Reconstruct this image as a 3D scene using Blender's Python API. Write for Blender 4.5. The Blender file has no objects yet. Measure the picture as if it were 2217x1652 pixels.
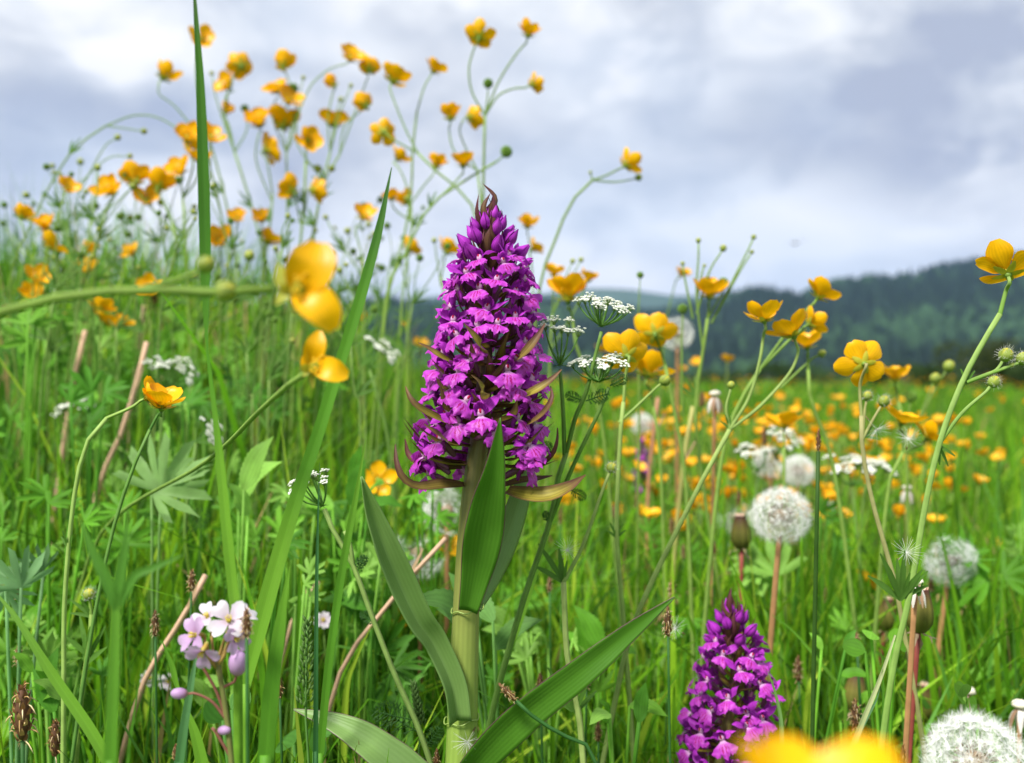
import bpy, math, random
import numpy as np
from mathutils import Vector, Matrix, Euler

random.seed(7)
rng = np.random.default_rng(7)
sc = bpy.context.scene
COL = sc.collection
R = math.radians

# ------------------------------------------------------------------ camera
CZ = 0.32                      # camera height above the meadow, metres
FPX = 2128.4                   # focal length in photo pixels (2217 px wide photo)
cam_d = bpy.data.cameras.new('camera')
cam = bpy.data.objects.new('camera', cam_d)
COL.objects.link(cam)
cam.location = (0, 0, CZ)
cam.rotation_euler = (R(90), 0, 0)
cam_d.sensor_width = 36
cam_d.lens = 36 * FPX / 2217.0
cam_d.clip_start = 0.01
cam_d.clip_end = 30000
cam_d.dof.use_dof = True
cam_d.dof.focus_distance = 0.415
cam_d.dof.aperture_fstop = cam_d.lens / 4.0
sc.camera = cam

# ------------------------------------------------------------------ sun, exposure
SUN_EL, SUN_AZ = 52, -38       # azimuth: degrees to the right of the view direction's opposite
sun_dir = Vector((-0.62 * math.cos(R(SUN_EL)), -0.78 * math.cos(R(SUN_EL)), math.sin(R(SUN_EL)))).normalized()
sun_d = bpy.data.lights.new('sun', 'SUN')
sun = bpy.data.objects.new('sun', sun_d)
COL.objects.link(sun)
sun_d.energy = 4.8
sun_d.angle = R(14)
sun_d.color = (1.0, 0.96, 0.9)
sun.rotation_euler = sun_dir.to_track_quat('Z', 'Y').to_euler()
sc.view_settings.view_transform = 'Standard'
sc.view_settings.look = 'None'
sc.view_settings.exposure = 0.66
sc.view_settings.gamma = 1.0
sc.view_settings.use_curve_mapping = False
sc.cycles.use_denoising = True
sc.cycles.max_bounces = 8
sc.cycles.transparent_max_bounces = 8
sc.cycles.volume_bounces = 0


def lin(r, g, b):
    f = lambda c: (c / 255 / 12.92) if c / 255 <= 0.04045 else ((c / 255 + 0.055) / 1.055) ** 2.4
    return (f(r), f(g), f(b), 1.0)


# ------------------------------------------------------------------ node helper
class NT:
    def __init__(self, tree):
        self.t = tree
        tree.nodes.clear()

    def n(self, typ, **kw):
        nd = self.t.nodes.new(typ)
        for k, v in kw.items():
            if k.startswith('i_'):
                key = k[2:]
                key = int(key) if key.isdigit() else key.replace('_', ' ')
                self.set(nd, key, v)
            else:
                setattr(nd, k, v)
        return nd

    def set(self, nd, key, v):
        s = nd.inputs[key]
        if isinstance(v, bpy.types.NodeSocket):
            self.t.links.new(v, s)
        elif isinstance(v, bpy.types.Node):
            self.t.links.new(v.outputs[0], s)
        else:
            s.default_value = v

    def math(self, op, a, b=None, c=None, clamp=False):
        nd = self.t.nodes.new('ShaderNodeMath')
        nd.operation = op
        nd.use_clamp = clamp
        for k, v in enumerate((a, b, c)):
            if v is not None:
                self.set(nd, k, v)
        return nd.outputs[0]

    def mix(self, fac, a, b, blend='MIX'):
        nd = self.t.nodes.new('ShaderNodeMix')
        nd.data_type = 'RGBA'
        nd.blend_type = blend
        nd.clamp_factor = True
        self.set(nd, 0, fac)
        self.set(nd, 6, a)
        self.set(nd, 7, b)
        return nd.outputs[2]

    def ramp(self, fac, stops, interp='LINEAR'):
        nd = self.t.nodes.new('ShaderNodeValToRGB')
        nd.color_ramp.interpolation = interp
        el = nd.color_ramp.elements
        el[0].position, el[0].color = stops[0]
        el[1].position, el[1].color = stops[-1]
        for p, c in stops[1:-1]:
            e = el.new(p)
            e.color = c
        self.set(nd, 0, fac)
        return nd.outputs[0]


# ------------------------------------------------------------------ world: Nishita sky under broken cloud
world = bpy.data.worlds.new('World')
sc.world = world
world.use_nodes = True
W = NT(world.node_tree)
sky = W.n('ShaderNodeTexSky')
sky.sky_type = 'NISHITA'
sky.sun_disc = False
sky.sun_elevation = R(SUN_EL)
sky.sun_rotation = math.atan2(sun_dir.x, sun_dir.y)
tc = W.n('ShaderNodeTexCoord')
sep = W.n('ShaderNodeSeparateXYZ', i_0=tc.outputs['Generated'])
dx, dy, dz = sep.outputs
# cloud noise on the direction itself, a little flattened
vec = W.n('ShaderNodeCombineXYZ', i_0=dx, i_1=dy, i_2=W.math('MULTIPLY', dz, 1.7))
n1 = W.n('ShaderNodeTexNoise', i_Vector=vec.outputs[0], i_Scale=4.6, i_Detail=5.0, i_Roughness=0.48, i_Distortion=0.25)
vec2 = W.n('ShaderNodeVectorMath', operation='ADD', i_0=vec.outputs[0], i_1=(7.3, 2.1, 1.7))
n2 = W.n('ShaderNodeTexNoise', i_Vector=vec2.outputs[0], i_Scale=11.0, i_Detail=4.0, i_Roughness=0.5, i_Distortion=0.4)
vec3 = W.n('ShaderNodeVectorMath', operation='ADD', i_0=vec.outputs[0], i_1=(1.3, 9.1, 4.7))
n3 = W.n('ShaderNodeTexNoise', i_Vector=vec3.outputs[0], i_Scale=3.0, i_Detail=2.0, i_Roughness=0.4)
bright = W.math('MULTIPLY_ADD', W.math('SUBTRACT', n1.outputs[0], 0.5), 1.9, 0.47)
bright = W.math('MULTIPLY_ADD', W.math('SUBTRACT', n2.outputs[0], 0.5), 1.25, bright)


def cloud_mass(px, py, rx, ry, amp):
    """One bank of cloud: centre (photo px -> direction), radii, brighter (+) or darker (-)."""
    global bright
    v = Vector(((px - 1108.5) / FPX, 1.0, (826 - py) / FPX)).normalized()
    ax = W.math('DIVIDE', W.math('SUBTRACT', W.math('MULTIPLY_ADD', W.math('SUBTRACT', n2.outputs[0], 0.5), 0.22, dx), v.x), rx / FPX)
    az = W.math('DIVIDE', W.math('SUBTRACT', W.math('MULTIPLY_ADD', W.math('SUBTRACT', n1.outputs[0], 0.5), 0.16, dz), v.z), ry / FPX)
    q = W.math('ADD', W.math('MULTIPLY', ax, ax), W.math('MULTIPLY', az, az))
    g = W.math('POWER', 2.718, W.math('MULTIPLY', q, -1.0))
    front = W.math('GREATER_THAN', dy, 0.0)
    bright = W.math('MULTIPLY_ADD', W.math('MULTIPLY', g, front), amp, bright)


for m in ((1840, 200, 380, 110, -0.50), (1650, 40, 330, 70, -0.26), (2150, 130, 160, 80, -0.15), (1250, 200, 170, 150, -0.20), (260, 235, 190, 80, -0.30), (40, 20, 160, 45, -0.25),
          (2010, 395, 220, 60, -0.22), (900, 40, 170, 45, -0.22), (940, 330, 160, 90, -0.12),
          (190, 90, 130, 80, 0.40), (640, 120, 200, 75, 0.30), (1660, 440, 200, 55, 0.34), (2150, 370, 70, 60, 0.3), (1560, 500, 240, 40, 0.22),
          (1390, 60, 40, 60, 0.2), (1560, 140, 60, 60, 0.2), (300, 420, 300, 60, 0.22), (1000, 560, 900, 60, 0.2)):
    cloud_mass(*m)
cloud_col = W.ramp(bright, [(0.05, lin(172, 180, 198)), (0.30, lin(193, 200, 212)), (0.50, lin(214, 219, 227)),
                            (0.66, lin(230, 234, 239)), (0.88, lin(249, 249, 250))])
# thin blue gaps
blue = W.n('ShaderNodeMapRange', i_Value=n3.outputs[0])
blue.inputs[1].default_value, blue.inputs[2].default_value = 0.52, 0.72
skyc = W.n('ShaderNodeVectorMath', operation='SCALE', i_0=sky.outputs[0])
skyc.inputs[3].default_value = 0.12
gap = W.mix(0.55, lin(200, 216, 240), skyc.outputs[0])
cov = W.math('MULTIPLY', blue.outputs[0], 0.45)
c1 = W.mix(cov, cloud_col, gap)
# pale air towards the horizon
hz = W.n('ShaderNodeMapRange', i_Value=dz)
hz.inputs[1].default_value, hz.inputs[2].default_value = 0.20, 0.06
hz.inputs[3].default_value, hz.inputs[4].default_value = 0.0, 0.42
c2 = W.mix(hz.outputs[0], c1, lin(228, 235, 243))
bg = W.n('ShaderNodeBackground', i_Color=c2, i_Strength=0.75)
wo = W.n('ShaderNodeOutputWorld')
W.t.links.new(bg.outputs[0], wo.inputs[0])


# ------------------------------------------------------------------ placing by photo pixel + distance
def P(px, py, d):
    return np.array([d * (px - 1108.5) / FPX, d, CZ - (py - 826.0) / FPX * d])


def sstep(t):
    t = np.clip(t, 0, 1)
    return t * t * (3 - 2 * t)


def gz(x, y):
    """Height of the meadow: a low bank on the left, level to the right."""
    x = np.asarray(x, float)
    y = np.asarray(y, float)
    bank = 0.29 * sstep((-x + 0.05) / (0.35 + 0.25 * np.maximum(y, 0))) * sstep((y - 0.50) / 1.5) * (1 - sstep((y - 6) / 8))
    und = 0.012 * np.sin(x * 3.1 + 0.7) * np.sin(y * 2.3) * (1 - sstep((y - 20) / 20))
    roll = 0.42 * np.sin(x * 0.13 + y * 0.05 + 0.6) * np.sin(x * 0.045 + 1.1) * sstep((y - 12) / 30) * (1 - sstep((y - 110) / 60))
    return bank + und + roll


# ------------------------------------------------------------------ mesh builder
class MB:
    def __init__(self):
        self.v, self.uv, self.c, self.q, self.t, self.n = [], [], [], [], [], 0

    def add(self, v, quads=None, tris=None, uv=None, col=(1, 1, 1)):
        v = np.asarray(v, float).reshape(-1, 3)
        k = len(v)
        self.v.append(v)
        self.uv.append(np.zeros((k, 2)) if uv is None else np.asarray(uv, float).reshape(-1, 2))
        col = np.asarray(col, float)
        if col.ndim == 1:
            col = np.tile(col, (k, 1))
        self.c.append(col)
        if quads is not None and len(quads):
            self.q.append(np.asarray(quads, int) + self.n)
        if tris is not None and len(tris):
            self.t.append(np.asarray(tris, int) + self.n)
        self.n += k
        return self

    def mesh(self, name, mat=None, smooth=True):
        me = bpy.data.meshes.new(name)
        v = np.concatenate(self.v)
        q = np.concatenate(self.q) if self.q else np.zeros((0, 4), int)
        t = np.concatenate(self.t) if self.t else np.zeros((0, 3), int)
        loops = np.concatenate([q.ravel(), t.ravel()])
        tot = np.concatenate([np.full(len(q), 4), np.full(len(t), 3)])
        start = np.concatenate([[0], np.cumsum(tot)[:-1]]) if len(tot) else np.zeros(0, int)
        me.vertices.add(len(v))
        me.vertices.foreach_set('co', v.astype(np.float32).ravel())
        me.loops.add(len(loops))
        me.loops.foreach_set('vertex_index', loops.astype(np.int32))
        me.polygons.add(len(tot))
        me.polygons.foreach_set('loop_start', start.astype(np.int32))
        if smooth:
            me.polygons.foreach_set('use_smooth', np.ones(len(tot), bool))
        uv = np.concatenate(self.uv)
        ul = me.uv_layers.new(name='UVMap')
        ul.data.foreach_set('uv', uv[loops].astype(np.float32).ravel())
        c = np.concatenate(self.c)
        ca = me.color_attributes.new('Col', 'FLOAT_COLOR', 'POINT')
        ca.data.foreach_set('color', np.concatenate([c, np.ones((len(c), 1))], 1).astype(np.float32).ravel())
        me.update()
        if mat is not None:
            me.materials.append(mat)
        return me


def obj(name, me, parent=None, mw=None):
    o = bpy.data.objects.new(name, me)
    COL.objects.link(o)
    if parent is not None:
        o.parent = parent
    if mw is not None:
        o.matrix_basis = mw
    return o


def tag(o, label, cat, group=None, kind=None):
    if label:
        o['label'] = label
    if cat:
        o['category'] = cat
    if group:
        o['group'] = group
    if kind:
        o['kind'] = kind
    return o


def thing(name, loc, label, cat, group=None):
    o = obj(name, None)
    o.location = Vector(loc)
    o.empty_display_size = 0.02
    return tag(o, label, cat, group)


def cr(pts, n):
    """Catmull-Rom through the points, n samples spaced evenly by length."""
    p = np.asarray(pts, float)
    if len(p) == 2:
        t = np.linspace(0, 1, n)[:, None]
        return p[0] * (1 - t) + p[1] * t
    e = np.vstack([2 * p[0] - p[1], p, 2 * p[-1] - p[-2]])
    out = []
    for i in range(len(p) - 1):
        p0, p1, p2, p3 = e[i:i + 4]
        t = np.linspace(0, 1, 14, endpoint=False)[:, None]
        out.append(0.5 * (2 * p1 + (p2 - p0) * t + (2 * p0 - 5 * p1 + 4 * p2 - p3) * t ** 2 + (3 * p1 - p0 - 3 * p2 + p3) * t ** 3))
    out.append(p[-1:])
    o = np.concatenate(out)
    s = np.concatenate([[0], np.cumsum(np.linalg.norm(np.diff(o, axis=0), axis=1))])
    q = np.linspace(0, s[-1], n)
    return np.stack([np.interp(q, s, o[:, k]) for k in range(o.shape[1])], 1)


def nrm(a):
    return a / np.maximum(np.linalg.norm(a, axis=-1, keepdims=True), 1e-12)


def tube(mb, pts, rad, k=7, n=None, col=(1, 1, 1), cap=True, ridge=0.0, nr=5):
    pts = np.asarray(pts, float)
    n = n or max(2, 4 * (len(pts) - 1) + 1)
    p = cr(pts, n)
    r = np.interp(np.linspace(0, 1, n), np.linspace(0, 1, len(np.atleast_1d(rad))), np.atleast_1d(rad)) if np.ndim(rad) else np.full(n, rad)
    T = nrm(np.gradient(p, axis=0))
    a = np.array([1.0, 0, 0]) if abs(T[0][0]) < 0.8 else np.array([0, 1.0, 0])
    A = np.zeros_like(p)
    for i in range(n):
        a = a - T[i] * np.dot(a, T[i])
        a = a / np.linalg.norm(a)
        A[i] = a
    B = np.cross(T, A)
    th = np.arange(k) * 2 * math.pi / k
    rr = r[:, None] * (1 + ridge * np.cos(th * nr))[None, :]
    v = p[:, None, :] + rr[..., None] * (A[:, None, :] * np.cos(th)[None, :, None] + B[:, None, :] * np.sin(th)[None, :, None])
    i = np.arange(n - 1)[:, None] * k
    j = np.arange(k)[None, :]
    j2 = (j + 1) % k
    q = np.stack([i + j, i + j2, i + k + j2, i + k + j], -1).reshape(-1, 4)
    uv = np.stack(np.broadcast_arrays(th[None, :] / 6.2832, np.linspace(0, 1, n)[:, None]), -1)
    c = np.asarray(col, float)
    if c.ndim == 2:
        cc = np.stack([np.interp(np.linspace(0, 1, n), np.linspace(0, 1, len(c)), c[:, m]) for m in range(3)], 1)
        c = np.repeat(cc, k, axis=0)
    tris = None
    if cap:
        last = (n - 1) * k
        tris = [[last, last + m, last + m + 1] for m in range(1, k - 1)]
    mb.add(v, q, tris, uv, c)
    return mb


def sheet(mb, pts, w, up, cup=0.0, fold=0.0, twist=None, wave=0.0, wf=3.0, m=5, n=None, col=(1, 1, 1), cupw=None, ph=0.0, prof=True):
    """A leaf or petal: centre line, half-widths, the way its face looks."""
    pts = np.asarray(pts, float)
    n = n or max(4, 4 * (len(pts) - 1) + 1)
    p = cr(pts, n)
    s = np.linspace(0, 1, n)
    ww = np.interp(s, np.linspace(0, 1, len(w)), w)
    if prof and len(w) > 2:
        k = np.array([1, 2, 1]) / 4.0
        in_ = np.convolve(np.pad(ww, 1, mode='edge'), k, 'valid')
        ww[1:-1] = in_[1:-1]
    T = nrm(np.gradient(p, axis=0))
    up = np.asarray(up, float)
    if up.ndim == 1:
        up = np.tile(up, (n, 1))
    elif len(up) != n:
        up = np.stack([np.interp(s, np.linspace(0, 1, len(up)), up[:, k]) for k in range(3)], 1)
    S = nrm(np.cross(T, up))
    N = nrm(np.cross(S, T))
    if twist is not None:
        a = np.interp(s, np.linspace(0, 1, len(twist)), twist)[:, None]
        S, N = S * np.cos(a) + N * np.sin(a), N * np.cos(a) - S * np.sin(a)
    t = np.linspace(-1, 1, m)
    cw = ww if cupw is None else np.full(n, cupw)
    off = cup * t[None, :] ** 2 * cw[:, None] + fold * np.abs(t)[None, :] * ww[:, None]
    if wave:
        off = off + wave * ww[:, None] * np.abs(t)[None, :] * np.sin(s * wf * 6.28 + ph + (t > 0) * 1.7)[..., ] if False else off + wave * ww[:, None] * np.abs(t)[None, :] * np.sin(s[:, None] * wf * 6.28 + ph + (t[None, :] > 0) * 1.7)
    v = p[:, None, :] + S[:, None, :] * (ww[:, None] * t[None, :])[..., None] + N[:, None, :] * off[..., None]
    i = np.arange(n - 1)[:, None] * m
    j = np.arange(m - 1)[None, :]
    q = np.stack([i + j, i + j + 1, i + m + j + 1, i + m + j], -1).reshape(-1, 4)
    uv = np.stack(np.broadcast_arrays((t[None, :] + 1) / 2, s[:, None]), -1)
    c = np.asarray(col, float)
    if c.ndim == 2:
        cc = np.stack([np.interp(s, np.linspace(0, 1, len(c)), c[:, k]) for k in range(3)], 1)
        c = np.repeat(cc, m, axis=0)
    mb.add(v, q, None, uv, c)
    return mb


def ball(mb, c, r, k=8, n=6, sz=1.0, axis=None, col=(1, 1, 1), bump=0.0, point=0.0):
    """An ovoid; sz stretches it along its axis, point sharpens the far end."""
    th = np.linspace(0, math.pi, n + 1)
    ph = np.arange(k) * 2 * math.pi / k
    rr = np.sin(th)[:, None] * np.ones(k)[None, :]
    zz_ = np.cos(th)[:, None] * np.ones(k)[None, :] * -1
    rr = rr * (1 - point * np.clip(zz_, 0, 1) ** 1.5 * 0.6)
    b = 1 + bump * (rng.random((n + 1, k)) - 0.5)
    v = np.stack([rr * np.cos(ph)[None, :] * b, rr * np.sin(ph)[None, :] * b, zz_ * sz * b], -1) * r
    if axis is not None:
        M = np.array(Vector(axis).to_track_quat('Z', 'Y').to_matrix())
        v = v @ M.T
    v = v + np.asarray(c)
    i = np.arange(n)[:, None] * k
    j = np.arange(k)[None, :]
    j2 = (j + 1) % k
    q = np.stack([i + j, i + j2, i + k + j2, i + k + j], -1).reshape(-1, 4)
    uv = np.stack(np.broadcast_arrays(ph[None, :] / 6.28, np.linspace(0, 1, n + 1)[:, None]), -1)
    cc = np.asarray(col, float)
    if cc.ndim == 2:
        s = np.linspace(0, 1, n + 1)
        cc = np.repeat(np.stack([np.interp(s, np.linspace(0, 1, len(cc)), cc[:, m_]) for m_ in range(3)], 1), k, axis=0)
    mb.add(v, q, None, uv, cc)
    return mb


def align(axis, spin=0.0, loc=(0, 0, 0), scale=1.0):
    q = Vector(axis).normalized().to_track_quat('Z', 'Y')
    return Matrix.Translation(Vector(loc)) @ q.to_matrix().to_4x4() @ Matrix.Rotation(spin, 4, 'Z') @ Matrix.Scale(scale, 4)


# ------------------------------------------------------------------ materials
MATS = {}


def plant_mat(name, color=None, rough=0.45, trans=0.35, var=0.18, nscale=60.0, veins=0.0, vfreq=14, back=None, spec=0.4, sheen=0.0, tcol=1.25, bump=0.0, sub=None):
    m = bpy.data.materials.new(name)
    m.use_nodes = True
    N_ = NT(m.node_tree)
    if color is None:
        base = N_.n('ShaderNodeAttribute', attribute_name='Col').outputs['Color']
    else:
        base = N_.n('ShaderNodeRGB')
        base.outputs[0].default_value = tuple(color[:3]) + (1,)
        base = base.outputs[0]
    g = N_.n('ShaderNodeNewGeometry')
    if back is not None:
        base = N_.mix(g.outputs['Backfacing'], base, tuple(back[:3]) + (1,))
    tcd = N_.n('ShaderNodeTexCoord')
    nz = N_.n('ShaderNodeTexNoise', i_Vector=tcd.outputs['Object'], i_Scale=nscale, i_Detail=3.0)
    f = N_.math('MULTIPLY_ADD', N_.math('SUBTRACT', nz.outputs[0], 0.5), var * 2.6, 1.0)
    info = N_.n('ShaderNodeObjectInfo')
    f = N_.math('MULTIPLY', f, N_.math('MULTIPLY_ADD', N_.math('SUBTRACT', info.outputs['Random'], 0.5), var, 1.0))
    bsig = None
    if veins:
        uvn = N_.n('ShaderNodeUVMap')
        sp = N_.n('ShaderNodeSeparateXYZ', i_0=uvn.outputs[0])
        sn = N_.math('SINE', N_.math('MULTIPLY', sp.outputs[0], vfreq * 6.2832))
        f = N_.math('MULTIPLY', f, N_.math('MULTIPLY_ADD', sn, veins, 1.0))
        mid = N_.math('POWER', 2.718, N_.math('MULTIPLY', N_.math('POWER', N_.math('MULTIPLY', N_.math('SUBTRACT', sp.outputs[0], 0.5), 22.0), 2.0), -1.0))
        f = N_.math('MULTIPLY_ADD', mid, veins * 1.6, f)
        bsig = sn
    cc = N_.n('ShaderNodeVectorMath', operation='SCALE', i_0=base)
    N_.set(cc, 3, f)
    p = N_.n('ShaderNodeBsdfPrincipled')
    N_.set(p, 'Base Color', cc.outputs[0])
    N_.set(p, 'Roughness', rough)
    N_.set(p, 'Specular IOR Level', spec)
    if sheen:
        N_.set(p, 'Sheen Weight', sheen)
    if bsig is not None or bump:
        bn = N_.n('ShaderNodeBump')
        bn.inputs['Strength'].default_value = 0.08 if not bump else bump
        bn.inputs['Distance'].default_value = 0.0004
        N_.set(bn, 'Height', bsig if bsig is not None else nz.outputs[0])
        N_.set(p, 'Normal', bn.outputs[0])
    out = N_.n('ShaderNodeOutputMaterial')
    if trans > 0:
        tr = N_.n('ShaderNodeBsdfTranslucent')
        sc_ = N_.n('ShaderNodeVectorMath', operation='SCALE', i_0=cc.outputs[0])
        sc_.inputs[3].default_value = tcol
        N_.set(tr, 'Color', sc_.outputs[0])
        mx = N_.n('ShaderNodeMixShader')
        mx.inputs[0].default_value = trans
        N_.t.links.new(p.outputs[0], mx.inputs[1])
        N_.t.links.new(tr.outputs[0], mx.inputs[2])
        N_.t.links.new(mx.outputs[0], out.inputs[0])
    else:
        N_.t.links.new(p.outputs[0], out.inputs[0])
    MATS[name] = m
    return m


M_GRASS = plant_mat('grass_blades', None, 0.55, 0.45, 0.16, 9.0, spec=0.16)
M_LEAFC = plant_mat('leaf_by_plant', None, 0.55, 0.40, 0.3, 90.0, veins=0.07, vfreq=5, spec=0.16)
M_STEM = plant_mat('stem_by_plant', None, 0.55, 0.12, 0.28, 150.0, veins=0.08, vfreq=4, spec=0.15)
M_BLADE = plant_mat('broad_blade', None, 0.48, 0.36, 0.14, 40.0, veins=0.06, vfreq=9, spec=0.24)
M_YEL = plant_mat('buttercup_petal', (0.80, 0.41, 0.003), 0.36, 0.34, 0.2, 140.0, veins=0.05, vfreq=8, spec=0.24, tcol=1.05)
M_YCEN = plant_mat('buttercup_centre', None, 0.55, 0.2, 0.2, 300.0)
M_WHITE = plant_mat('white_floret', (0.86, 0.87, 0.80), 0.6, 0.3, 0.12, 400.0)
M_FLUFF = plant_mat('pappus', (0.88, 0.88, 0.85), 0.7, 0.5, 0.08, 200.0, tcol=1.0)
M_PINK = plant_mat('cuckooflower_petal', None, 0.5, 0.4, 0.12, 200.0, tcol=1.0)
M_OLEAF = plant_mat('orchid_leaf', (0.075, 0.205, 0.018), 0.36, 0.28, 0.10, 60.0, veins=0.03, vfreq=9, back=(0.17, 0.27, 0.12), spec=0.45)
M_OLEAFP = plant_mat('orchid_leaf_pale', (0.185, 0.315, 0.085), 0.42, 0.3, 0.10, 60.0, veins=0.03, vfreq=9, spec=0.4)
M_OSTEM = plant_mat('orchid_stem', None, 0.38, 0.12, 0.10, 90.0, veins=0.06, vfreq=16, spec=0.45)
M_BRACT = plant_mat('orchid_bract', None, 0.5, 0.25, 0.25, 200.0, veins=0.14, vfreq=5, spec=0.2)
M_OPET = plant_mat('orchid_petal', None, 0.5, 0.34, 0.3, 260.0, veins=0.10, vfreq=5, spec=0.2, tcol=1.1)
M_SPIKE = plant_mat('sedge_spike', None, 0.7, 0.1, 0.3, 400.0)
M_DRY = plant_mat('dry_stalk', None, 0.7, 0.1, 0.22, 60.0)


def lip_material():
    m = bpy.data.materials.new('orchid_lip')
    m.use_nodes = True
    N_ = NT(m.node_tree)
    uvn = N_.n('ShaderNodeUVMap')
    sp = N_.n('ShaderNodeSeparateXYZ', i_0=uvn.outputs[0])
    u, v = sp.outputs[0], sp.outputs[1]
    info = N_.n('ShaderNodeObjectInfo')
    off = N_.math('MULTIPLY', info.outputs['Random'], 17.0)
    cv_ = N_.n('ShaderNodeCombineXYZ', i_0=N_.math('MULTIPLY', u, 9.0), i_1=N_.math('MULTIPLY', v, 4.0), i_2=off)
    nz = N_.n('ShaderNodeTexNoise', i_Vector=cv_.outputs[0], i_Scale=1.4, i_Detail=3.0, i_Distortion=0.8)
    # broken loops and streaks round the middle of the lip
    du = N_.math('ABSOLUTE', N_.math('SUBTRACT', u, 0.5))
    ring = N_.math('SINE', N_.math('MULTIPLY_ADD', nz.outputs[0], 9.0, N_.math('MULTIPLY', du, 44.0)))
    pat = N_.math('GREATER_THAN', ring, 0.15)
    near = N_.n('ShaderNodeMapRange', i_Value=N_.math('ADD', N_.math('MULTIPLY', du, 1.5), N_.math('MULTIPLY', N_.math('ABSOLUTE', N_.math('SUBTRACT', v, 0.45)), 0.9)))
    near.inputs[1].default_value, near.inputs[2].default_value = 0.52, 0.28
    pat = N_.math('MULTIPLY', N_.math('MULTIPLY', pat, near.outputs[0]), 0.95)
    base = N_.mix(nz.outputs[0], (0.40, 0.030, 0.44, 1), (0.57, 0.060, 0.57, 1))
    base = N_.mix(near.outputs[0], base, N_.mix(0.22, base, (0.66, 0.16, 0.66, 1)))
    base = N_.mix(pat, base, (0.36, 0.003, 0.17, 1))
    thr = N_.n('ShaderNodeMapRange', i_Value=v)
    thr.inputs[1].default_value, thr.inputs[2].default_value = 0.26, 0.08
    base = N_.mix(N_.math('MULTIPLY', thr.outputs[0], 0.75), base, (0.74, 0.50, 0.72, 1))
    p = N_.n('ShaderNodeBsdfPrincipled')
    N_.set(p, 'Base Color', base)
    p.inputs['Roughness'].default_value = 0.45
    p.inputs['Specular IOR Level'].default_value = 0.3
    bn = N_.n('ShaderNodeBump')
    bn.inputs['Strength'].default_value = 0.35
    bn.inputs['Distance'].default_value = 0.0004
    N_.set(bn, 'Height', nz.outputs[0])
    N_.set(p, 'Normal', bn.outputs[0])
    tr = N_.n('ShaderNodeBsdfTranslucent')
    N_.set(tr, 'Color', base)
    mx = N_.n('ShaderNodeMixShader')
    mx.inputs[0].default_value = 0.32
    N_.t.links.new(p.outputs[0], mx.inputs[1])
    N_.t.links.new(tr.outputs[0], mx.inputs[2])
    out = N_.n('ShaderNodeOutputMaterial')
    N_.t.links.new(mx.outputs[0], out.inputs[0])
    return m


M_LIP = lip_material()


def ground_material():
    m = bpy.data.materials.new('meadow_ground')
    m.use_nodes = True
    N_ = NT(m.node_tree)
    t_ = N_.n('ShaderNodeTexCoord')
    a = N_.n('ShaderNodeTexNoise', i_Vector=t_.outputs['Object'], i_Scale=0.35, i_Detail=6.0)
    b = N_.n('ShaderNodeTexNoise', i_Vector=t_.outputs['Object'], i_Scale=40.0, i_Detail=4.0)
    c = N_.mix(a.outputs[0], (0.07, 0.19, 0.012, 1), (0.13, 0.27, 0.025, 1))
    c = N_.mix(N_.math('MULTIPLY', b.outputs[0], 0.55), c, (0.045, 0.060, 0.018, 1))
    p = N_.n('ShaderNodeBsdfPrincipled')
    N_.set(p, 'Base Color', c)
    p.inputs['Roughness'].default_value = 0.9
    p.inputs['Specular IOR Level'].default_value = 0.1
    bn = N_.n('ShaderNodeBump', i_Height=b.outputs[0])
    bn.inputs['Distance'].default_value = 0.02
    N_.set(p, 'Normal', bn.outputs[0])
    o = N_.n('ShaderNodeOutputMaterial')
    N_.t.links.new(p.outputs[0], o.inputs[0])
    return m


M_GROUND = ground_material()


def forest_floor(name, ca, cb, scale):
    m = bpy.data.materials.new(name)
    m.use_nodes = True
    N_ = NT(m.node_tree)
    t_ = N_.n('ShaderNodeTexCoord')
    a = N_.n('ShaderNodeTexNoise', i_Vector=t_.outputs['Object'], i_Scale=scale, i_Detail=6.0)
    c = N_.mix(a.outputs[0], ca, cb)
    p = N_.n('ShaderNodeBsdfPrincipled')
    N_.set(p, 'Base Color', c)
    p.inputs['Roughness'].default_value = 1.0
    p.inputs['Specular IOR Level'].default_value = 0.0
    o = N_.n('ShaderNodeOutputMaterial')
    N_.t.links.new(p.outputs[0], o.inputs[0])
    return m


# =================================================================== THE SETTING
# ground: rings round the camera out to the horizon
def build_ground():
    rad = np.concatenate([[0.0], np.geomspace(0.12, 60, 70), np.geomspace(75, 5000, 20)])
    ks = 128
    th = np.arange(ks) * 2 * math.pi / ks
    x = rad[:, None] * np.sin(th)[None, :]
    y = rad[:, None] * np.cos(th)[None, :]
    z = gz(x, y)
    v = np.stack([x, y, z], -1)
    n = len(rad)
    i = np.arange(n - 1)[:, None] * ks
    j = np.arange(ks)[None, :]
    j2 = (j + 1) % ks
    q = np.stack([i + j, i + ks + j, i + ks + j2, i + j2], -1).reshape(-1, 4)
    mb = MB().add(v, q)
    tag(obj('ground', mb.mesh('ground', M_GROUND)), None, None, kind='structure')


build_ground()

# hills: crest heights from the photo's skyline at a believable distance
RIDGE = np.array([(-900, 130), (0, 150), (600, 135), (760, 140), (850, 155), (900, 142), (1000, 148), (1150, 155), (1290, 140), (1400, 128),
                  (1490, 148), (1560, 170), (1620, 176), (1685, 158), (1700, 156), (1745, 188), (1900, 208), (2000, 222), (2100, 240), (2217, 254), (2600, 285), (3400, 240)])
FAR = np.array([(-1500, 150), (-200, 190), (500, 165), (800, 172), (900, 178), (955, 186), (1050, 172), (1160, 188), (1260, 201), (1350, 200), (1440, 186),
                (1560, 184), (1700, 189), (1800, 186), (2300, 230), (3300, 190)])


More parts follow.
